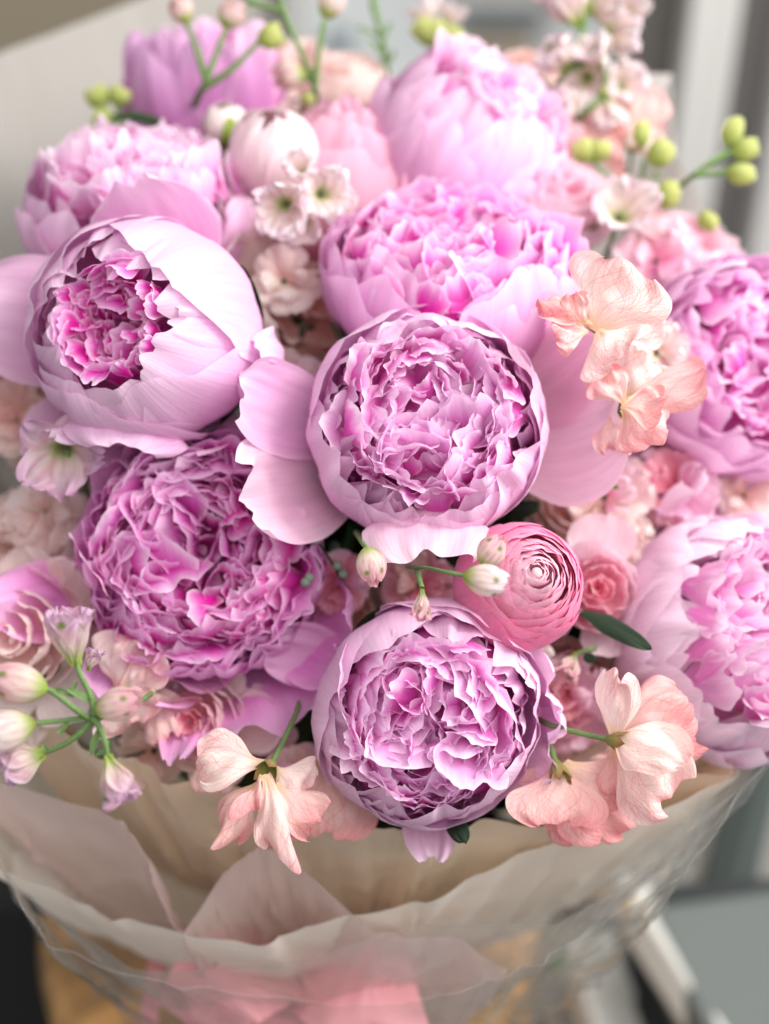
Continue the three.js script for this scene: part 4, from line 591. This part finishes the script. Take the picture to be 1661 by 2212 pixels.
// ribbon at the tie
M.ribbon = new THREE.MeshPhysicalMaterial({ color: new THREE.Color(0.90, 0.40, 0.45), side: THREE.DoubleSide, roughness: 0.6, transmission: 0.2, thickness: 0, sheen: 0.4 });
{
  const o = thing('ribbon', 'salmon pink ribbon tied round the neck of the bouquet with hanging tails', 'ribbon', GATHER.clone());
  const band = (name, pts, w, nrm) => {
    const c = new THREE.CatmullRomCurve3(pts.map((p) => p.clone().sub(o.position))), P = [], I = [], UV = [], N = 50;
    for (let i = 0; i <= N; i++) { const p = c.getPoint(i / N), t = c.getTangent(i / N), a = t.clone().cross(dir(...nrm)).normalize(); for (let k = 0; k <= 4; k++) { const q = p.clone().addScaledVector(a, (k / 4 - 0.5) * w).addScaledVector(dir(...nrm), 0.002 * noise(i * 0.2, k, w * 900)); P.push(q.x, q.y, q.z); UV.push(k / 4, i / 8); } }
    for (let i = 0; i < N; i++) for (let k = 0; k < 4; k++) { const a = i * 5 + k; I.push(a, a + 1, a + 6, a, a + 6, a + 5); }
    const g = new THREE.BufferGeometry(); g.setAttribute('position', new THREE.Float32BufferAttribute(P, 3)); g.setAttribute('uv', new THREE.Float32BufferAttribute(UV, 2)); g.setIndex(I); g.computeVertexNormals(); part(name, g, M.ribbon, o);
  };
  const ring = []; for (let k = 0; k <= 16; k++) ring.push(GATHER.clone().add(V(Math.cos(k / 8 * Math.PI) * 0.036, 0, Math.sin(k / 8 * Math.PI) * 0.036)));
  band('band', ring, 0.03, [0, 0.1, 1]);
  band('tail', [at(440, 2060, 0.8), at(345, 2070, 0.76), at(330, 2140, 0.75), at(318, 2260, 0.76)], 0.009, [0, 0.3, 1]);
  band('loop', [at(640, 2060, 0.78), at(560, 2080, 0.71), at(480, 2130, 0.69), at(430, 2230, 0.70)], 0.05, [0, 0.5, 1]);
  band('loop', [at(640, 2060, 0.78), at(700, 2110, 0.71), at(790, 2160, 0.69), at(900, 2130, 0.70)], 0.045, [0, 0.5, 1]);
  band('tail', [at(640, 2090, 0.80), at(640, 2150, 0.73), at(610, 2240, 0.72)], 0.03, [0, 0.4, 1]);
  band('tail', [at(660, 2090, 0.80), at(760, 2170, 0.73), at(830, 2260, 0.72)], 0.026, [0, 0.4, 1]);
}

// ================================================================ STOOL, FLOOR AND THE BLURRED ROOM
const woodTex = dataTex(512, (x, y) => { const r = Math.sin((x * 9 + 1.2 * noise(x * 3, y * 1.3, 2)) * 6.28) * 0.5 + 0.5, s = 0.6 + 0.22 * r + 0.25 * noise(x * 50, y * 3, 6) + 0.2 * noise(x * 4, y * 5, 8); const k = ss(0.05, 0.0, Math.hypot((x - 0.42) * 1.0, (y - 0.75) * 0.6)); return mix([0.74 * s + 0.1, 0.56 * s + 0.08, 0.36 * s + 0.04], [0.2, 0.14, 0.1], k); }, true);
M.wood = new THREE.MeshStandardMaterial({ map: woodTex, roughness: 0.65, bumpMap: woodTex, bumpScale: 0.001 });
{
  const o = thing('wooden_stool', 'round honey-coloured wooden stool under the wrapped bouquet', 'stool', V(-0.062, -0.95, -0.04));
  const prof = [[0, 0], [0.158, 0], [0.165, 0.01], [0.165, 0.58], [0.16, 0.592], [0.15, 0.597], [0, 0.597]].map((p) => new THREE.Vector2(...p));
  part('seat', new THREE.LatheGeometry(prof, 72), M.wood, o);
}
const M2 = (r, g, b, rough = 0.8, extra = {}) => new THREE.MeshStandardMaterial({ color: new THREE.Color(r, g, b), roughness: rough, ...extra });
const grainTex = dataTex(256, (x, y) => 0.9 + 0.1 * noise(x * 6, y * 1, 2) + 0.1 * noise(x * 50, y * 4, 4), true);
function structure(name, geo, mat, pos, rot = [0, 0, 0], parent = null) { const m = new THREE.Mesh(geo, mat); m.name = name; m.position.set(...pos); m.rotation.set(...rot); m.castShadow = m.receiveShadow = true; if (!parent) { m.userData = { kind: 'structure' }; scene.add(m); } else parent.add(m); return m; }
structure('floor', new THREE.BoxGeometry(7, 0.1, 7), M2(0.2, 0.205, 0.2, 0.7, { map: grainTex }), [0, -1.0, -0.6]);
// wall of upright grey boards at the right; each board stands where the picture's column x0..x1 (at its top edge) meets depth d
const wallR = new THREE.Group(); wallR.name = 'wall_right'; wallR.userData = { kind: 'structure' }; scene.add(wallR);
for (const [x0, x1, d, c, th] of [[1345, 1392, 1.72, [0.16, 0.13, 0.08], 0.05], [1386, 1492, 1.66, [0.34, 0.32, 0.29], 0.04], [1496, 1606, 1.55, [0.78, 0.77, 0.75], 0.06], [1610, 1720, 1.62, [0.42, 0.41, 0.40], 0.04], [1716, 1850, 1.52, [0.76, 0.75, 0.74], 0.06], [1855, 2050, 1.6, [0.4, 0.39, 0.38], 0.04]]) {
  const a = at(x0, 0, d), b = at(x1, 0, d);
  structure('board', new RoundedBoxGeometry(b.x - a.x, 3.2, th, 2, 0.004), M2(...c, 0.7, { map: grainTex }), [(a.x + b.x) / 2, 0.6, a.z - th / 2], [0, 0, 0], wallR);
}
// back wall with the blurred window
const wb = at(830, 0, 2.15).z, wallB = new THREE.Group(); wallB.name = 'wall_back'; wallB.userData = { kind: 'structure' }; scene.add(wallB);
const xAt = (px, d = 2.15) => at(px, 0, d).x, slab = (px0, px1, y0, y1, c, dz = 0, th = 0.06, rough = 0.8) => structure('panel', new RoundedBoxGeometry(xAt(px1) - xAt(px0), y1 - y0, th, 2, 0.006), M2(...c, rough), [(xAt(px0) + xAt(px1)) / 2, (y0 + y1) / 2, wb + dz - th / 2], [0, 0, 0], wallB);
const yTop = at(830, 0, 2.15).y;
slab(-900, 560, -0.95, 1.6, [0.34, 0.29, 0.21]);
slab(560, 1345, -0.95, yTop - 0.2, [0.62, 0.63, 0.62]);
{
  const o = thing('window', 'pale blurred window with white sash bars behind the top of the bouquet', 'window', V(xAt(950), yTop - 0.2, wb));
  const bx = (name, px0, px1, y0, y1, mat, dz, th) => { const m = part(name, new RoundedBoxGeometry(xAt(px1) - xAt(px0), y1 - y0, th, 2, Math.min(.006, th / 3)), mat, o); m.position.set((xAt(px0) + xAt(px1)) / 2, (y0 + y1) / 2, wb + dz).sub(o.position); };
  const white = M2(0.78, 0.78, 0.76, 0.5), glow = new THREE.MeshStandardMaterial({ color: 0xb8bcbc, emissive: 0xdfe3e2, emissiveIntensity: 0.42, roughness: 0.3 });
  bx('pane', 560, 1345, yTop - 0.2, yTop + 1.4, glow, -0.05, 0.02);
  bx('sill', 560, 1345, yTop - 0.2, yTop - 0.17, white, 0.03, 0.1);
  bx('sash_bar', 960, 1345, yTop - 0.012, yTop + 0.03, white, 0.0, 0.04);
  bx('sash_bar', 620, 665, yTop - 0.17, yTop + 1.4, white, 0.0, 0.04);
  bx('sash_bar', 1165, 1200, yTop - 0.17, yTop + 1.4, white, 0.0, 0.04);
  bx('rail', 975, 1170, yTop - 0.034, yTop - 0.016, M2(0.30, 0.34, 0.36), 0.01, 0.04);
  bx('shade', 1000, 1150, yTop - 0.11, yTop - 0.04, M2(0.58, 0.5, 0.4), 0.0, 0.03);
  bx('pot', 700, 765, yTop - 0.13, yTop - 0.04, M2(0.42, 0.47, 0.5), 0.02, 0.05);
}
// low grey bench to the right of the stool, its slats and dark leg out of focus
function barBetween(name, a, b, w, t, mat, parent) { const A = at(...a), B = at(...b), L = A.distanceTo(B), m = part(name, new RoundedBoxGeometry(w, L, t, 2, Math.min(w, t) * 0.2), mat, parent); m.position.copy(A).lerp(B, 0.5).sub(parent.position); m.quaternion.setFromUnitVectors(V(0, 1, 0), B.clone().sub(A).normalize()); return m; }
{
  const o = thing('bench', 'blurred grey painted bench with pale edge slats at the lower right', 'bench', at(1500, 2050, 1.15)), pale = M2(0.55, 0.55, 0.52), grey = M2(0.11, 0.125, 0.12), dark = M2(0.025, 0.03, 0.03);
  barBetween('slat', [1330, 1900, 1.1], [1590, 2300, 1.02], 0.028, 0.03, pale, o);
  barBetween('slat', [1250, 2020, 1.16], [1350, 2300, 1.12], 0.05, 0.03, pale, o);
  barBetween('slat', [1180, 2080, 1.2], [1235, 2300, 1.18], 0.03, 0.03, M2(0.45, 0.45, 0.43), o);
  barBetween('rail', [1270, 1930, 1.2], [1480, 2330, 1.14], 0.07, 0.03, dark, o);
  barBetween('top', [1560, 1955, 1.12], [1740, 2330, 1.04], 0.16, 0.04, grey, o);
  barBetween('edge', [1430, 1948, 1.13], [1760, 1935, 1.13], 0.012, 0.03, dark, o);
  barBetween('leg', [1690, 1500, 1.2], [1570, 1930, 1.16], 0.034, 0.04, M2(0.05, 0.065, 0.06), o);
  barBetween('leg', [1790, 1480, 1.2], [1690, 1950, 1.16], 0.05, 0.04, M2(0.3, 0.3, 0.29), o);
  barBetween('post', [1610, 1450, 1.26], [1450, 1960, 1.2], 0.09, 0.03, pale, o);
}
{
  const o = thing('cabinet', 'black cabinet in deep shade at the lower left behind the stool', 'cabinet', at(-60, 2200, 1.1));
  const m = part('body', new RoundedBoxGeometry(0.5, 0.5, 0.4, 3, 0.01), M2(0.012, 0.012, 0.013), o), p = at(108, 1960, 1.12); m.position.set(p.x - 0.25, p.y - 0.25, p.z - 0.2).sub(o.position);
  const t = part('top', new RoundedBoxGeometry(0.52, 0.02, 0.3, 2, 0.004), M2(0.4, 0.4, 0.38), o); t.position.set(p.x - 0.30, p.y + 0.02, p.z - 0.3).sub(o.position);
}
{
  const o = thing('potted_plant', 'small blurred green leaves low down right of the stool', 'plant', at(1210, 2090, 1.15));
  for (let k = 0; k < 7; k++) freePetal(o, 'leaf', at(1215, 2110, 1.15), at(1185 + k * 9, 2010 + 22 * (k % 3), 1.15 + rr(-.02, .02)), 0.008, [rr(-.5, .5), 0.4, 0.8], { pal: PAL.stem, blunt: 1 }, M.green);
}

renderer.render(scene, camera);
